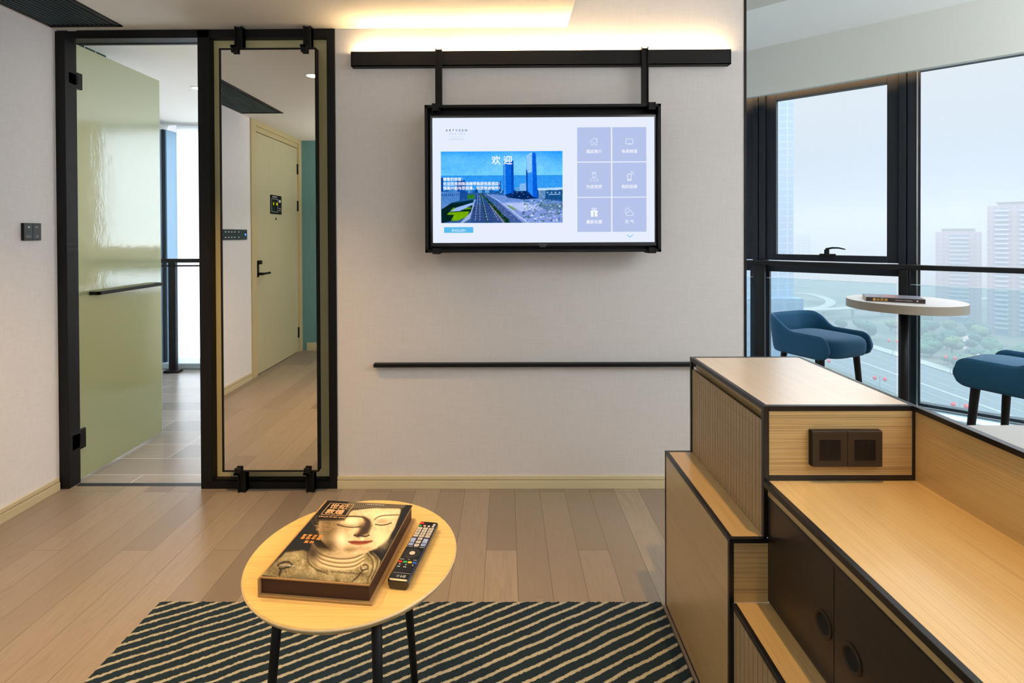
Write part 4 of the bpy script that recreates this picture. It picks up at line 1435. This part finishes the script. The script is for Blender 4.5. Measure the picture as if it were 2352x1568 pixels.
text('LG', mat('logo_silver', '#c4c4c4', .4), .0095, RX_(.001, -.1035, RT + .0003), rR, rU, rm, bold=.0002)
q = RX_(-.0045, -.1005, RT)
G().lathe([(.0038, q[2]), (.0038, q[2] + .0004)], q[0], q[1], 24).build('logo', M['chrome'], rm)

# ================================================================== low stepped cabinet
X0, X1, X2, X3 = .530, .6145, .9815, .9995
YB, YFr = 1.737, 1.2395
cb = thing('media_cabinet', 'stepped low oak cabinet with black edging and dark doors', 'cabinet', (.75, 1.0, 0))
E_ = .011


def edged_box(g, x0, x1, y0, y1, z0, z1, w=.011, faces='xyz', p=.0):
    """twelve edge bars of a box"""
    for x in ((x0, x0 + w), (x1 - w, x1)):
        for y in ((y0, y0 + w), (y1 - w, y1)):
            g.box(*x, *y, z0, z1)
        for z in ((z0, z0 + w), (z1 - w, z1)):
            g.box(*x, y0 + w, y1 - w, *z)
    for y in ((y0, y0 + w), (y1 - w, y1)):
        for z in ((z0, z0 + w), (z1 - w, z1)):
            g.box(x0 + w, x1 - w, *y, *z)
    return g


def grooved(name, x, y0, y1, z0, z1, parent, pitch=.0178, t_=.006):
    """upright tongue-and-groove boards facing -x, one panel"""
    g = G()
    y = y0
    while y < y1 - 1e-4:
        b_ = min(y + pitch - .0024, y1)
        g.box(x, x + t_, y, b_, z0, z1)
        y += pitch
    g.m = 1
    g.box(x + .004, x + t_ + .002, y0, y1, z0, z1)
    return g.build(name, [M['oak_z'], mat('groove_shadow_gap', '#1c140b', .9)], parent)


ZTOP, ZCNT, ZLOW, ZBEN = .8350, .6560, .5200, .3660
# upper block
ub = G().box(X1, X1 + .009, YB - .012, YB, ZLOW, ZTOP).box(X1, X1 + .012, YFr, YFr + .012, ZLOW, ZTOP).box(X2 - .012, X2, YFr, YFr + .012, ZCNT, ZTOP).box(X2 - .012, X2, YB - .012, YB, ZCNT, ZTOP) \
    .box(X1, X1 + .012, YFr + .012, YB - .012, ZTOP - .012, ZTOP).box(X2 - .012, X2, YFr + .012, YB - .012, ZTOP - .012, ZTOP).box(X1 + .012, X2 - .012, YFr, YFr + .012, ZTOP - .012, ZTOP) \
    .box(X1 + .012, X2 - .012, YB - .012, YB, ZTOP - .012, ZTOP).box(X1 + .012, X2 - .012, YFr, YFr + .012, ZCNT, ZCNT + .012) \
    .build('black_edging', M['blackm'], cb, bevel=.0008)
G().box(X1 + .012, X2 - .012, YFr + .012, YB - .012, ZTOP - .012, ZTOP - .0008).build('upper_top', M['oak_top'], cb)
G().box(X1 + .014, X2 - .012, YFr + .002, YFr + .01, ZCNT + .012, ZTOP - .013).build('front_panel', M['oak_x'], cb, bevel=.0006)
G().box(X1 + .02, X2 - .002, YFr + .012, YB - .004, ZLOW + .002, ZTOP - .012).build('carcass', M['oak_y'], cb)
grooved('grooved_panel', X1 + .0035, YFr + .0125, YB - .0125, ZLOW + .001, ZTOP - .040, cb)
# lower block on the left
G().box(X0, X0 + .011, YFr - .006, YFr + .005, 0, ZLOW).box(X0, X0 + .011, YB - .011, YB, 0, ZLOW).box(X0, X0 + .011, YFr + .005, YB - .011, ZLOW - .011, ZLOW).box(X0, X0 + .009, YFr + .005, YB - .011, 0, .009) \
    .box(X0 + .011, X1 + .0085, YFr - .006, YFr + .005, ZLOW - .011, ZLOW).box(X0 + .011, X1 + .006, YB - .011, YB, ZLOW - .011, ZLOW).build('black_edging', M['blackm'], cb, bevel=.0008)
G().box(X0 + .011, X1 + .006, YFr + .004, YB - .011, ZLOW - .011, ZLOW - .0006).build('ledge', M['oak_y'], cb)
G().box(X0 + .0012, X0 + .010, YFr + .003, YB - .009, .009, ZLOW - .012).build('side_panel', M['oak_y'], cb)
G().box(X0 + .011, X1 + .0085, YFr - .0035, YFr + .006, ZBEN, ZLOW - .011).build('end_panel', M['oak_x'], cb)
# bench in front of the lower block
YN = .15
G().box(X0 + .006, X0 + .017, YN, YFr - .006, ZBEN - .012, ZBEN).build('black_edging', M['blackm'], cb, bevel=.0008)
G().box(X0 + .017, X1 + .02, YN, YFr - .004, ZBEN - .012, ZBEN - .0006).build('bench_top', M['oak_y'], cb)
grooved('grooved_panel', X0 + .010, YN, YFr - .008, .03, ZBEN - .020, cb, pitch=.021)
G().box(X0 + .018, X1 + .02, YN, YFr - .006, .0, ZBEN - .012).build('bench_body', M['blackm'], cb)
# counter with the dark doors
G().box(X1 + .0, X1 + .013, YN, YFr - .0005, ZCNT - .014, ZCNT).box(X1 + .008, X1 + .016, YN, YFr, ZCNT - .0435, ZCNT - .036).build('black_edging', M['blackm'], cb, bevel=.0008)
G().box(X1 + .013, X2, YN, YFr + .002, ZCNT - .014, ZCNT - .0006).build('counter_top', M['oak_y'], cb)
G().box(X1 + .010, X1 + .02, YN, YFr, ZCNT - .036, ZCNT - .014).build('rail', M['oak_y'], cb)
G().box(X1 + .022, X2, YN, YFr, ZBEN, ZCNT - .014).build('counter_body', M['dark'], cb)
dy0 = .988
for a, b, hy in ((dy0 + .001, YFr - .002, 1.020), (.62, dy0 - .001, .936), (.25, .618, .30)):
    dr = G().box(X1 + .009, X1 + .023, a, b, ZBEN + .003, ZCNT - .044).build('door', M['dark'], cb, bevel=.0006)
    g = G(lambda x, y, z, hy=hy: (X1 + .009 - z, hy + x, .478 + y))
    g.lathe([(.0255, -.001), (.0255, .0022), (.0225, .0035), (.0195, .0022), (.0185, -.0005)], 0, 0, 40)
    g.build('finger_ring', M['socket'], dr, smooth=True)
    g = G(lambda x, y, z, hy=hy: (X1 + .009 - z, hy + x, .478 + y))
    g.lathe([(.0186, .0002), (.0186, .0008)], 0, 0, 40)
    g.build('finger_hole', M['hole'], dr)
# partition toward the desk
G().box(X2 - .012, X2 + .006, YN, YFr, ZTOP - .012, ZTOP).build('black_edging', M['blackm'], cb, bevel=.0008)
G().box(X2 - .006, X2 + .006, YN, YFr, 0, ZTOP - .012).build('partition_panel', M['oak_y'], cb)
# socket outlet on the block
t = thing('power_socket', 'dark bronze double power outlet on the oak cabinet end', 'socket', (.805, YFr, .738))
SKX0, SKX1, SKZ0, SKZ1 = .7225, .8885, .6945, .7795
G().box(SKX0, SKX1, YFr - .010, YFr + .002, SKZ0, SKZ1).build('back_box', M['socket2'], t, bevel=.001)
mid = (SKX0 + SKX1) / 2
for a, b in ((SKX0 + .001, mid - .0004), (mid + .0004, SKX1 - .001)):
    pl = G().box(a, b, YFr - .014, YFr - .009, SKZ0 + .0006, SKZ1 - .0006).build('cover_plate', M['socket'], t, bevel=.0008)
    m_ = (a + b) / 2
    zc = (SKZ0 + SKZ1) / 2 - .002
    ins = G().box(m_ - .0245, m_ + .0245, YFr - .0146, YFr - .0138, zc - .0245, zc + .0245).build('insert', M['socket2'], pl)
    g = G()
    yy = YFr - .0149
    for (x0_, x1_, z0_, z1_) in ((-.012, -.006, .014, .019), (.006, .012, .014, .019), (-.0012, .0012, -.010, -.002)):
        g.box(m_ + x0_, m_ + x1_, yy, yy + .0004, zc + z0_, zc + z1_)
    for s in (-1, 1):
        g.add([(m_ + s * .008, yy, zc - .019), (m_ + s * .0105, yy, zc - .017), (m_ + s * .006, yy, zc - .0115), (m_ + s * .004, yy, zc - .013)], [(0, 1, 2, 3)])
    g.build('slots', M['hole'], ins)

# desk behind the cabinet
t = thing('desk', 'pale grey desk top behind the oak cabinet partition', 'desk', (1.5, .7, 0))
box('desk_top', M['desk'], X2 + .010, 2.35, .10, 1.345, .722, .750, t, .003)
for x_, y_ in ((1.06, 1.28), (2.28, 1.28), (1.06, .17), (2.28, .17)):
    G().box(x_ - .02, x_ + .02, y_ - .02, y_ + .02, 0, .722).build('leg', M['black'], t, bevel=.002)

# ================================================================== bar table, book and stools
BTX, BTY, BTZ, BTR = 2.040, 2.665, .90, .250
t = thing('bar_table', 'round grey-topped bar table by the window', 'bar table', (BTX, BTY, 0))
G().lathe([(BTR, BTZ - .042), (BTR, BTZ - .001)], BTX, BTY, 96).build('edge_band', M['tableside'], t)
G().lathe([(BTR - .0008, BTZ - .002), (BTR - .0008, BTZ)], BTX, BTY, 96).build('table_top', M['tabletop'], t)
G().tube((BTX, BTY, .02), (BTX, BTY, BTZ - .04), .019, n=32).build('column', M['black'], t, smooth=True)
G().lathe([(.20, 0), (.20, .010), (.19, .014), (.03, .02)], BTX, BTY, 64).build('base', M['black'], t)
NA = R(-29)
NBX = frame2(1.975, 2.66, NA, BTZ)
nb = thing('paperback_book', 'flat dark paperback with gold spine lettering on the bar table', 'book', (1.975, 2.66, BTZ))
nl, nw, nh = .118, .082, .020
G(NBX).box(-nl, nl, -nw + .001, nw - .001, .0016, nh - .0016).build('page_block', mat('paper_edges', '#cfc3aa', .8, bump=((20, 20, 1500), .4, .0005)), nb)
cv = mat('dark_cover', '#2a1714', .4)
G(NBX).box(-nl - .001, nl + .001, -nw, nw, .0004, .0016).build('back_cover', cv, nb)
G(NBX).box(-nl - .001, nl + .001, -nw - .0008, -nw + .0012, .0004, nh).build('spine', cv, nb)
fcm = mat('mauve_cover', '#4a4456', .35)
fc = G(NBX).box(-nl - .001, nl + .001, -nw, nw, nh - .0014, nh).build('front_cover', fcm, nb)
G(NBX).lathe([(.034, nh + .0001), (.034, nh + .0003)], -.01, .01, 24).build('cover_picture', mat('rose_print', '#b8604e', .4), fc)
gR = Vector((math.cos(NA), math.sin(NA), 0))
text('香水历史', mat('gold_foil', '#d8ab50', .4), .0150, NBX(-nl + .026, -nw - .0014, .0042), gR, (0, 0, 1), nb, spacing=1.15, heavy=.0003)
text('THE HISTORY OF PERFUME', M['ink'], .0055, NBX(.0, -nw - .0014, .008), gR, (0, 0, 1), nb)
text('●', M['ink'], .009, NBX(nl - .034, -nw - .0014, .007), gR, (0, 0, 1), nb)


def make_stool():
    """built round its own origin, facing -y"""
    rt = thing('bar_stool', 'teal blue upholstered low-back bar stool standing between the bar table and the left window', 'bar stool', (0, 0, 0))
    W2, D2 = .182, .195

    def outline(k, n=64, e_=4.2):
        pts = []
        for i in range(n):
            a = 2 * math.pi * i / n
            c_, s_ = math.cos(a), math.sin(a)
            pts.append((W2 * k * abs(c_) ** (2 / e_) * (1 if c_ >= 0 else -1), D2 * k * abs(s_) ** (2 / e_) * (1 if s_ >= 0 else -1)))
        return pts
    n = 64
    lay = [(.86, .548), (.95, .556), (.985, .580), (.985, .615), (.96, .636), (.88, .650), (.70, .657), (.40, .661), (.12, .662)]
    vs_, fs_ = [], []
    for k_, z_ in lay:
        vs_ += [(x * .94, y - .012, z_) for x, y in outline(k_, n)]
    for r_ in range(len(lay) - 1):
        for c_ in range(n):
            fs_.append((r_ * n + c_, r_ * n + (c_ + 1) % n, (r_ + 1) * n + (c_ + 1) % n, (r_ + 1) * n + c_))
    fs_ += [tuple(range(n))[::-1], tuple(range((len(lay) - 1) * n, len(lay) * n))]
    G().add(vs_, fs_).build('seat', M['blue'], rt, smooth=True)
    # shell: a band that runs from one front corner round the back to the other
    path = []
    for a in np.linspace(0, 1, 61):
        q = a * 4
        L = W2 + .004
        if q < 1.4:
            path.append((-L, -D2 * .93 + (D2 * 1.45) * q / 1.4))
        elif q < 1.9:
            w = (q - 1.4) / .5 * math.pi / 2
            path.append((-L + (1 - math.cos(w)) * .10, D2 * .52 + math.sin(w) * .10))
        elif q < 2.1:
            path.append((-L + .10 + (2 * L - .20) * (q - 1.9) / .2, D2 * .52 + .10))
        elif q < 2.6:
            w = (q - 2.1) / .5 * math.pi / 2
            path.append((L - .10 + math.sin(w) * .10, D2 * .52 + math.cos(w) * .10))
        else:
            path.append((L, D2 * .52 - (D2 * 1.45) * (q - 2.6) / 1.4))
    # even the spacing out
    P = [Vector(p_) for p_ in path]
    d = [0]
    for a, b_ in zip(P, P[1:]):
        d.append(d[-1] + (b_ - a).length)
    tot = d[-1]
    Q = []
    m_ = 90
    for i in range(m_ + 1):
        s = tot * i / m_
        j = max(k_ for k_ in range(len(d)) if d[k_] <= s + 1e-9)
        j = min(j, len(P) - 2)
        Q.append(P[j] + (P[j + 1] - P[j]) * ((s - d[j]) / max(d[j + 1] - d[j], 1e-9)))
    vs_, fs_ = [], []
    nc = 10
    for i, q in enumerate(Q):
        a = i / m_
        tdir = (Q[min(i + 1, m_)] - Q[max(i - 1, 0)]).normalized()
        out = Vector((-tdir.y, tdir.x))          # left of travel = outward
        if out.dot(q - Vector((0, .02))) < 0:
            out = -out
        edge = min(a, 1 - a)
        arm = .674
        back = .756
        w = max(0, min(1, (edge - .20) / .14))
        w = w * w * (3 - 2 * w)
        top = arm + (back - arm) * w
        low = .538 + .0 * w
        # rounded front ends
        f = min(1, edge / .055)
        f = math.sqrt(max(0, 1 - (1 - f) ** 2))
        top = .600 + (top - .600) * (.15 + .85 * f)
        low = .600 - (.600 - low) * (.25 + .75 * f)
        lean = out * .022 * w
        th = .013
        for k_ in range(nc):
            t__ = 2 * math.pi * k_ / nc
            sx_, sz = math.cos(t__), math.sin(t__)
            h_ = (top - low) / 2
            zc = (top + low) / 2
            z_ = zc + (abs(sz) ** .55) * (1 if sz >= 0 else -1) * h_
            o_ = (abs(sx_) ** .6) * (1 if sx_ >= 0 else -1) * th
            tilt = (z_ - .56) / .22
            pt = q + out * o_ + lean * tilt
            vs_.append((pt.x, pt.y, z_))
    for i in range(m_):
        for c_ in range(nc):
            fs_.append((i * nc + c_, i * nc + (c_ + 1) % nc, (i + 1) * nc + (c_ + 1) % nc, (i + 1) * nc + c_))
    fs_ += [tuple(range(nc))[::-1], tuple(range(m_ * nc, (m_ + 1) * nc))]
    G().add(vs_, fs_).build('shell', M['blue'], rt, smooth=True)
    for sx_ in (-1, 1):
        for sy in (-1, 1):
            x0_, y0_ = sx_ * .150, sy * .112 + .0
            x1_, y1_ = sx_ * .185, sy * .150 + .0
            g = G()
            g.sweep([(x1_, y1_, .0), (x0_ + (x1_ - x0_) * .1, y0_ + (y1_ - y0_) * .1, .52), (x0_, y0_, .565)], [.011, .0175, .02], 14)
            g.build('leg', M['black'], rt, smooth=True)
    for sx_ in (-1, 1):
        G().tube((sx_ * .175, -.136, .20), (sx_ * .175, .136, .20), .008).build('footrest', M['black'], rt)
    G().tube((-.175, -.137, .20), (.175, -.137, .20), .008).build('footrest', M['black'], rt)
    return rt


st1 = make_stool()
st2 = copy_tree(st1, (2.335, 2.345, 0), R(180 + 26), 'teal blue upholstered bar stool on the near side of the bar table')
st1.location = (1.852, 3.07, 0)
st1.rotation_euler.z = R(24)

# ================================================================== the city below the windows
ZG = -64.0


def ground_mat(name, c1, c2, scale):
    m = mat(name, c1, .9)
    n = nn(m, 'ShaderNodeTexNoise', Scale=scale, Detail=5.0)
    ln(m, coord(m), n.inputs['Vector'])
    ln(m, ramp(m, n.outputs[0], [(.42, srgb(c1)), (.58, srgb(c2))]), pb(m).inputs['Base Color'])
    return m


GM = ground_mat('city_ground', '#39443a', '#5a5744', .03)
ROAD = mat('asphalt', '#4c5358', .8)
LINE = mat('road_paint', '#7d7f7c', .7)
CONC = mat('concrete', '#82827c', .8)
struct(G().add([(-1500, 15, ZG), (2500, 15, ZG), (2500, 3500, ZG), (-1500, 3500, ZG)], [(0, 1, 2, 3)]).build('ground', GM), 'hazy city ground far below the windows')


def strip(name, mt, pts, w, z, th=.0, kind='structure', steps=10):
    P = []
    for i in range(len(pts) - 1):
        q = [Vector(pts[max(i - 1, 0)]), Vector(pts[i]), Vector(pts[i + 1]), Vector(pts[min(i + 2, len(pts) - 1)])]
        for j in range(steps):
            t_ = j / steps
            P.append(.5 * (2 * q[1] + (q[2] - q[0]) * t_ + (2 * q[0] - 5 * q[1] + 4 * q[2] - q[3]) * t_ ** 2 + (3 * q[1] - q[0] - 3 * q[2] + q[3]) * t_ ** 3))
    P.append(Vector(pts[-1]))
    vs_, fs_ = [], []
    for i, p_ in enumerate(P):
        d = (P[min(i + 1, len(P) - 1)] - P[max(i - 1, 0)]).normalized()
        n = Vector((-d.y, d.x)) * w / 2
        for q in (p_ - n, p_ + n):
            vs_ += [(q.x, q.y, z), (q.x, q.y, z - max(th, .02))]
    for i in range(len(P) - 1):
        a, b = i * 4, (i + 1) * 4
        fs_ += [(a, a + 2, b + 2, b), (a + 1, b + 1, b + 3, a + 3), (a, b, b + 1, a + 1), (a + 2, a + 3, b + 3, b + 2)]
    o = G().add(vs_, fs_).build(name, mt)
    if kind:
        o['kind'] = kind
    return o


strip('road', ROAD, [(176, 40), (178, 150), (180, 280), (176, 420), (160, 640)], 46, ZG + .15)
strip('road', ROAD, [(128, 40), (130, 160), (120, 300), (60, 460)], 20, ZG + .15)
strip('pavement', CONC, [(204, 40), (206, 150), (208, 300), (204, 420)], 7, ZG + .3)
strip('pavement', CONC, [(146, 40), (148, 150), (147, 300), (130, 420)], 5, ZG + .3)
strip('road', ROAD, [(205, 230), (240, 255), (300, 262), (420, 240)], 10, ZG + .2)
strip('path', mat('pink_path', '#b3a08f', .9), [(215, 60), (220, 140), (236, 230), (262, 300), (300, 330)], 4, ZG + .25)
for i, x in enumerate((160, 168, 176, 184, 192)):
    strip('road_marking', LINE, [(x, 60), (x + 2, 200), (x, 420)], .5 if i != 2 else 1.6, ZG + .25)
ov = strip('viaduct', CONC, [(150, 372), (212, 383), (262, 394), (311, 410), (420, 450)], 9, ZG + 8, 1.2, kind=None)
tag(ov, 'pale curved road viaduct on piers beyond the left stool', 'viaduct')
for x, y in ((180, 376), (212, 383), (237, 388), (262, 393), (290, 401), (330, 417)):
    G().tube((x, y, ZG), (x, y, ZG + 7), 1.1, n=10).build('pier', CONC, ov)
o = strip('ramp', CONC, [(190, 500), (275, 497), (287, 483), (273, 437), (238, 400), (190, 392)], 7, ZG + 7, 1.2, kind=None)
tag(o, 'looping pale ramp behind the viaduct', 'road ramp')


def facade(name, wall_, win_, fw_, fh, mort=.35):
    m = mat(name, wall_, .7)
    br_ = nn(m, 'ShaderNodeTexBrick', offset=0.0)
    t__ = nn(m, 'ShaderNodeTexCoord')
    s__ = nn(m, 'ShaderNodeSeparateXYZ')
    c__ = nn(m, 'ShaderNodeCombineXYZ')
    ln(m, t__.outputs['Object'], s__.inputs[0])
    ln(m, mth(m, 'SUBTRACT', mth(m, 'MULTIPLY', s__.outputs['X'], .73), mth(m, 'MULTIPLY', s__.outputs['Y'], .68)), c__.inputs[0])
    ln(m, s__.outputs['Z'], c__.inputs[1])
    ln(m, c__.outputs[0], br_.inputs['Vector'])
    for k_, v_ in (('Scale', 1.0), ('Mortar Size', fh * mort / 2), ('Brick Width', fw_), ('Row Height', fh)):
        br_.inputs[k_].default_value = v_
    br_.inputs['Color1'].default_value = (*srgb(win_), 1)
    br_.inputs['Color2'].default_value = (*srgb(win_), 1)
    br_.inputs['Mortar'].default_value = (*srgb(wall_), 1)
    ln(m, br_.outputs[0], pb(m).inputs['Base Color'])
    return m


def at_px(k, Y):
    return Vector((k * Y, Y))


BAND = mat('white_balcony', '#9a9ca2', .6)
BLUEW = mat('blue_glazing', '#3f5c7c', .4)


def tower(label, k, Y, w, top, bays, crown=True):
    th = math.atan(k)
    c = at_px(k, Y)
    xf = frame2(c.x, c.y, -th, 0)
    t_ = thing('apartment_tower', label, 'building', (c.x, c.y, ZG))
    G(xf).box(-w / 2, w / 2, 0, 18, ZG, top).build('body', facade('mauve_facade', '#8a727c', '#6a6674', 3.4, 2.95, .5), t_)
    if crown:
        G(xf).box(-w * .36, w * .36, 1, 16, top, top + 2.2).build('crown', CONC, t_)
        G(xf).box(-w * .40, w * .40, -.6, 17, top + 2.2, top + 3.0).build('roof_slab', BAND, t_)
    for a, b in bays:
        G(xf).box(a * w, b * w, -1.4, 0, ZG, top - 2).build('bay', BLUEW, t_)
        z = ZG + 4
        proto = None
        while z < top - 2:
            if proto is None:
                proto = G(xf).box(a * w - .4, b * w + .4, -2.6, -1.3, ZG + 4, ZG + 5.0).build('balcony', BAND, t_)
            else:
                q = proto.copy()
                COL.objects.link(q)
                q.matrix_basis = Matrix.Translation((0, 0, z - ZG - 4))
            z += 2.95
    return t_


tower('shorter mauve apartment tower with a rounded balcony bay, seen beside the bar table', .868, 375, 25, 1.0, ((-.18, .22),))
tower('taller mauve apartment tower at the far right behind the handrail', .995, 322, 34, 17.5, ((-.38, -.22), (-.05, .10), (.28, .42)))
tg = thing('glass_tower', 'blue glass tower paled for haze, at the left edge of the casement window', 'building', (78, 170, ZG))
G().box(40, 94, 170, 205, ZG, 75).build('body', facade('hazed_glass_facade', '#8b99a6', '#7a8da0', 2.2, 2.2, .18), tg)  # haze put into the facade colours, paled towards grey
G().box(36, 95, 166, 172, ZG, -20).build('podium', facade('podium_facade', '#6c7f92', '#5d7690', 3, 3, .3), tg)
for i, (k, Y, w, h) in enumerate(((.585, 700, 22, 34), (.61, 900, 60, 26), (.66, 820, 40, 22), (.70, 950, 55, 40), (.745, 860, 26, 30), (.80, 640, 30, 24), (.57, 620, 16, 62))):
    th = math.atan(k)
    c = at_px(k, Y)
    nm = ('low', 'widest', 'second lowest', 'broad', 'squat', 'rightmost', 'slender tall')[i]
    tag(G(frame2(c.x, c.y, -th, 0)).box(-w / 2, w / 2, 0, 20, ZG, ZG + h).build('distant_building', facade('distant_facade', '#9aa3ad', '#7c8894', 5, 3.3)),
        '%s faint far block on the hazy skyline through the casement' % nm, 'building', 'faint blocks on the hazy skyline')


# street lamps with pairs of red lanterns
def lamp_post():
    r_ = thing('street_lamp', 'white street lamp with two red lanterns', 'street lamp', (0, 0, 0))
    G().tube((0, 0, 0), (0, 0, 9.6), .16, .10, 8).build('pole', CONC, r_)
    G().box(-1.9, 1.9, -.06, .06, 8.9, 9.02).build('arm', CONC, r_)
    red = mat('red_lantern', '#c41824', .6)
    for s in (-1, 1):
        G().lathe([(.25, 7.35), (.62, 7.7), (.72, 8.1), (.62, 8.5), (.25, 8.85)], s * 1.6, 0, 12).build('lantern', red, r_)
    return r_


LP = ((200.2, 334.4, 'fifth and farthest from the near end of the far kerb row'), (200.2, 302.1, ''), (202.3, 272.1, ''), (201.5, 236.0, ''), (141.5, 230.9, ''), (145.5, 202.5, ''), (149.1, 171.0, ''))
lab = ['street lamp with red lanterns farthest off, under the viaduct', 'street lamp with red lanterns second farthest in the far row', 'street lamp with red lanterns just left of the window mullion', 'street lamp with red lanterns in front of the round tree, beside the near stool',
       'street lamp with red lanterns directly under the left stool', 'street lamp with red lanterns right of the left stool leg', 'street lamp with red lanterns lowest, above the window ledge']
l0 = lamp_post()
for i, (x, y, _) in enumerate(LP):
    if i == 0:
        l0.location = (x, y, ZG)
        l0.rotation_euler.z = R(-38)
        l0['label'] = lab[0]
        l0['group'] = 'street lamps with red lanterns'
    else:
        copy_tree(l0, (x, y, ZG), R(-38), lab[i])

# trees
TM = [ground_mat('tree_leaves_%s' % 'abc'[i], a, b, .9) for i, (a, b) in enumerate((('#2a4a33', '#3c5c3c'), ('#24443a', '#345745'), ('#4f5c38', '#606a45')))]


def tree(seed, r=3.4, mt=None):
    rn = np.random.RandomState(seed)
    root = thing('tree', 'hazy green park tree far below the windows', 'tree', (0, 0, 0), 'trees in the park far below the windows')
    g = G()
    n1, n2 = 9, 14
    for b_ in range(6):
        cx_, cy_, cz = rn.uniform(-.55, .55) * r, rn.uniform(-.55, .55) * r, rn.uniform(.9, 1.7) * r
        q = rn.uniform(.45, .75) * r
        vs_ = []
        for i in range(n1):
            ph_ = math.pi * (i + .5) / n1
            for j in range(n2):
                a = 2 * math.pi * j / n2
                k_ = q * rn.uniform(.86, 1.12)
                vs_.append((cx_ + k_ * math.sin(ph_) * math.cos(a), cy_ + k_ * math.sin(ph_) * math.sin(a), cz + k_ * .8 * math.cos(ph_)))
        fs_ = [(i * n2 + j, i * n2 + (j + 1) % n2, (i + 1) * n2 + (j + 1) % n2, (i + 1) * n2 + j) for i in range(n1 - 1) for j in range(n2)]
        fs_ += [tuple(range(n2)), tuple(range((n1 - 1) * n2, n1 * n2))[::-1]]
        g.add(vs_, fs_)
    g.build('crown', mt, root, smooth=True)
    G().tube((0, 0, 0), (0, 0, r * 1.1), .25, n=6).build('trunk', mat('bark', '#5a4c3c', .9), root)
    return root


rn = random.Random(11)
spots = []


def free(x, y, s):
    if any(math.hypot(x - a, y - b) < 4.6 * (s + c_) for a, b, c_ in spots):
        return False
    k = x / y
    if k > .82 and y > (342 if k < .93 else 280):
        return False
    return not (365 < y < 425 or abs(x - 202) < 8 or abs(x - 180) < 30)


for i in range(1500):                            # dense belt in front of the towers
    k = rn.uniform(.79, 1.10)
    Y = rn.uniform(235, 350) - (k - .79) * 120
    s = rn.uniform(.8, 1.7)
    if len(spots) < 70 and free(k * Y, Y, s):
        spots.append((k * Y, Y, s))
for px, py, s in ((2204, 790, 1.7), (2160, 768, 1.2), (2130, 745, 1.1), (2090, 745, 1.0), (1990, 760, 1.3), (2040, 745, 1.2), (2290, 900, .9), (2325, 915, 1.0), (1890, 855, .9), (2020, 790, .9),
                  (1965, 740, 1.1), (1925, 745, 1.0), (2250, 840, 1.1), (2180, 700, 1.2)):
    Y = 1190 * 61 / (py - 531)
    if free((px - 1160) / 1190 * Y, Y, s):
        spots.append(((px - 1160) / 1190 * Y, Y, s))
protos = [tree(i, 3.6, TM[i % 3]) for i in range(4)]
for i, (x, y, s) in enumerate(spots):
    b = protos[i % 4]
    if i < 4:
        b.location, b.scale = (x, y, ZG), (s, s, s)
    else:
        copy_tree(b, (x, y, ZG), rn.uniform(0, 6), None, (s, s, s * rn.uniform(.8, 1.15)))

# the haze over the city
hz = bpy.data.materials.new('haze')
hz.use_nodes = True
hz.node_tree.nodes.clear()
_o = nn(hz, 'ShaderNodeOutputMaterial')
vs1 = nn(hz, 'ShaderNodeVolumeScatter')
vs1.inputs['Color'].default_value = (.88, .93, 1.0, 1)
vs1.inputs['Density'].default_value = .00100
vs1.inputs['Anisotropy'].default_value = 0.0
va1 = nn(hz, 'ShaderNodeVolumeAbsorption')
va1.inputs['Color'].default_value = (0, 0, 0, 1)
va1.inputs['Density'].default_value = .00172
ad1 = nn(hz, 'ShaderNodeAddShader')
ln(hz, vs1.outputs[0], ad1.inputs[0])
ln(hz, va1.outputs[0], ad1.inputs[1])
ln(hz, ad1.outputs[0], _o.inputs['Volume'])
hb = G(lambda s, o_, z: WL(s, -o_, z)).box(-1800, 1800, 25, 1700, ZG - 1, 30).build('haze', hz)
hb['kind'] = 'stuff'
hb['label'] = 'pale blue haze over the city'
hb['category'] = 'haze'
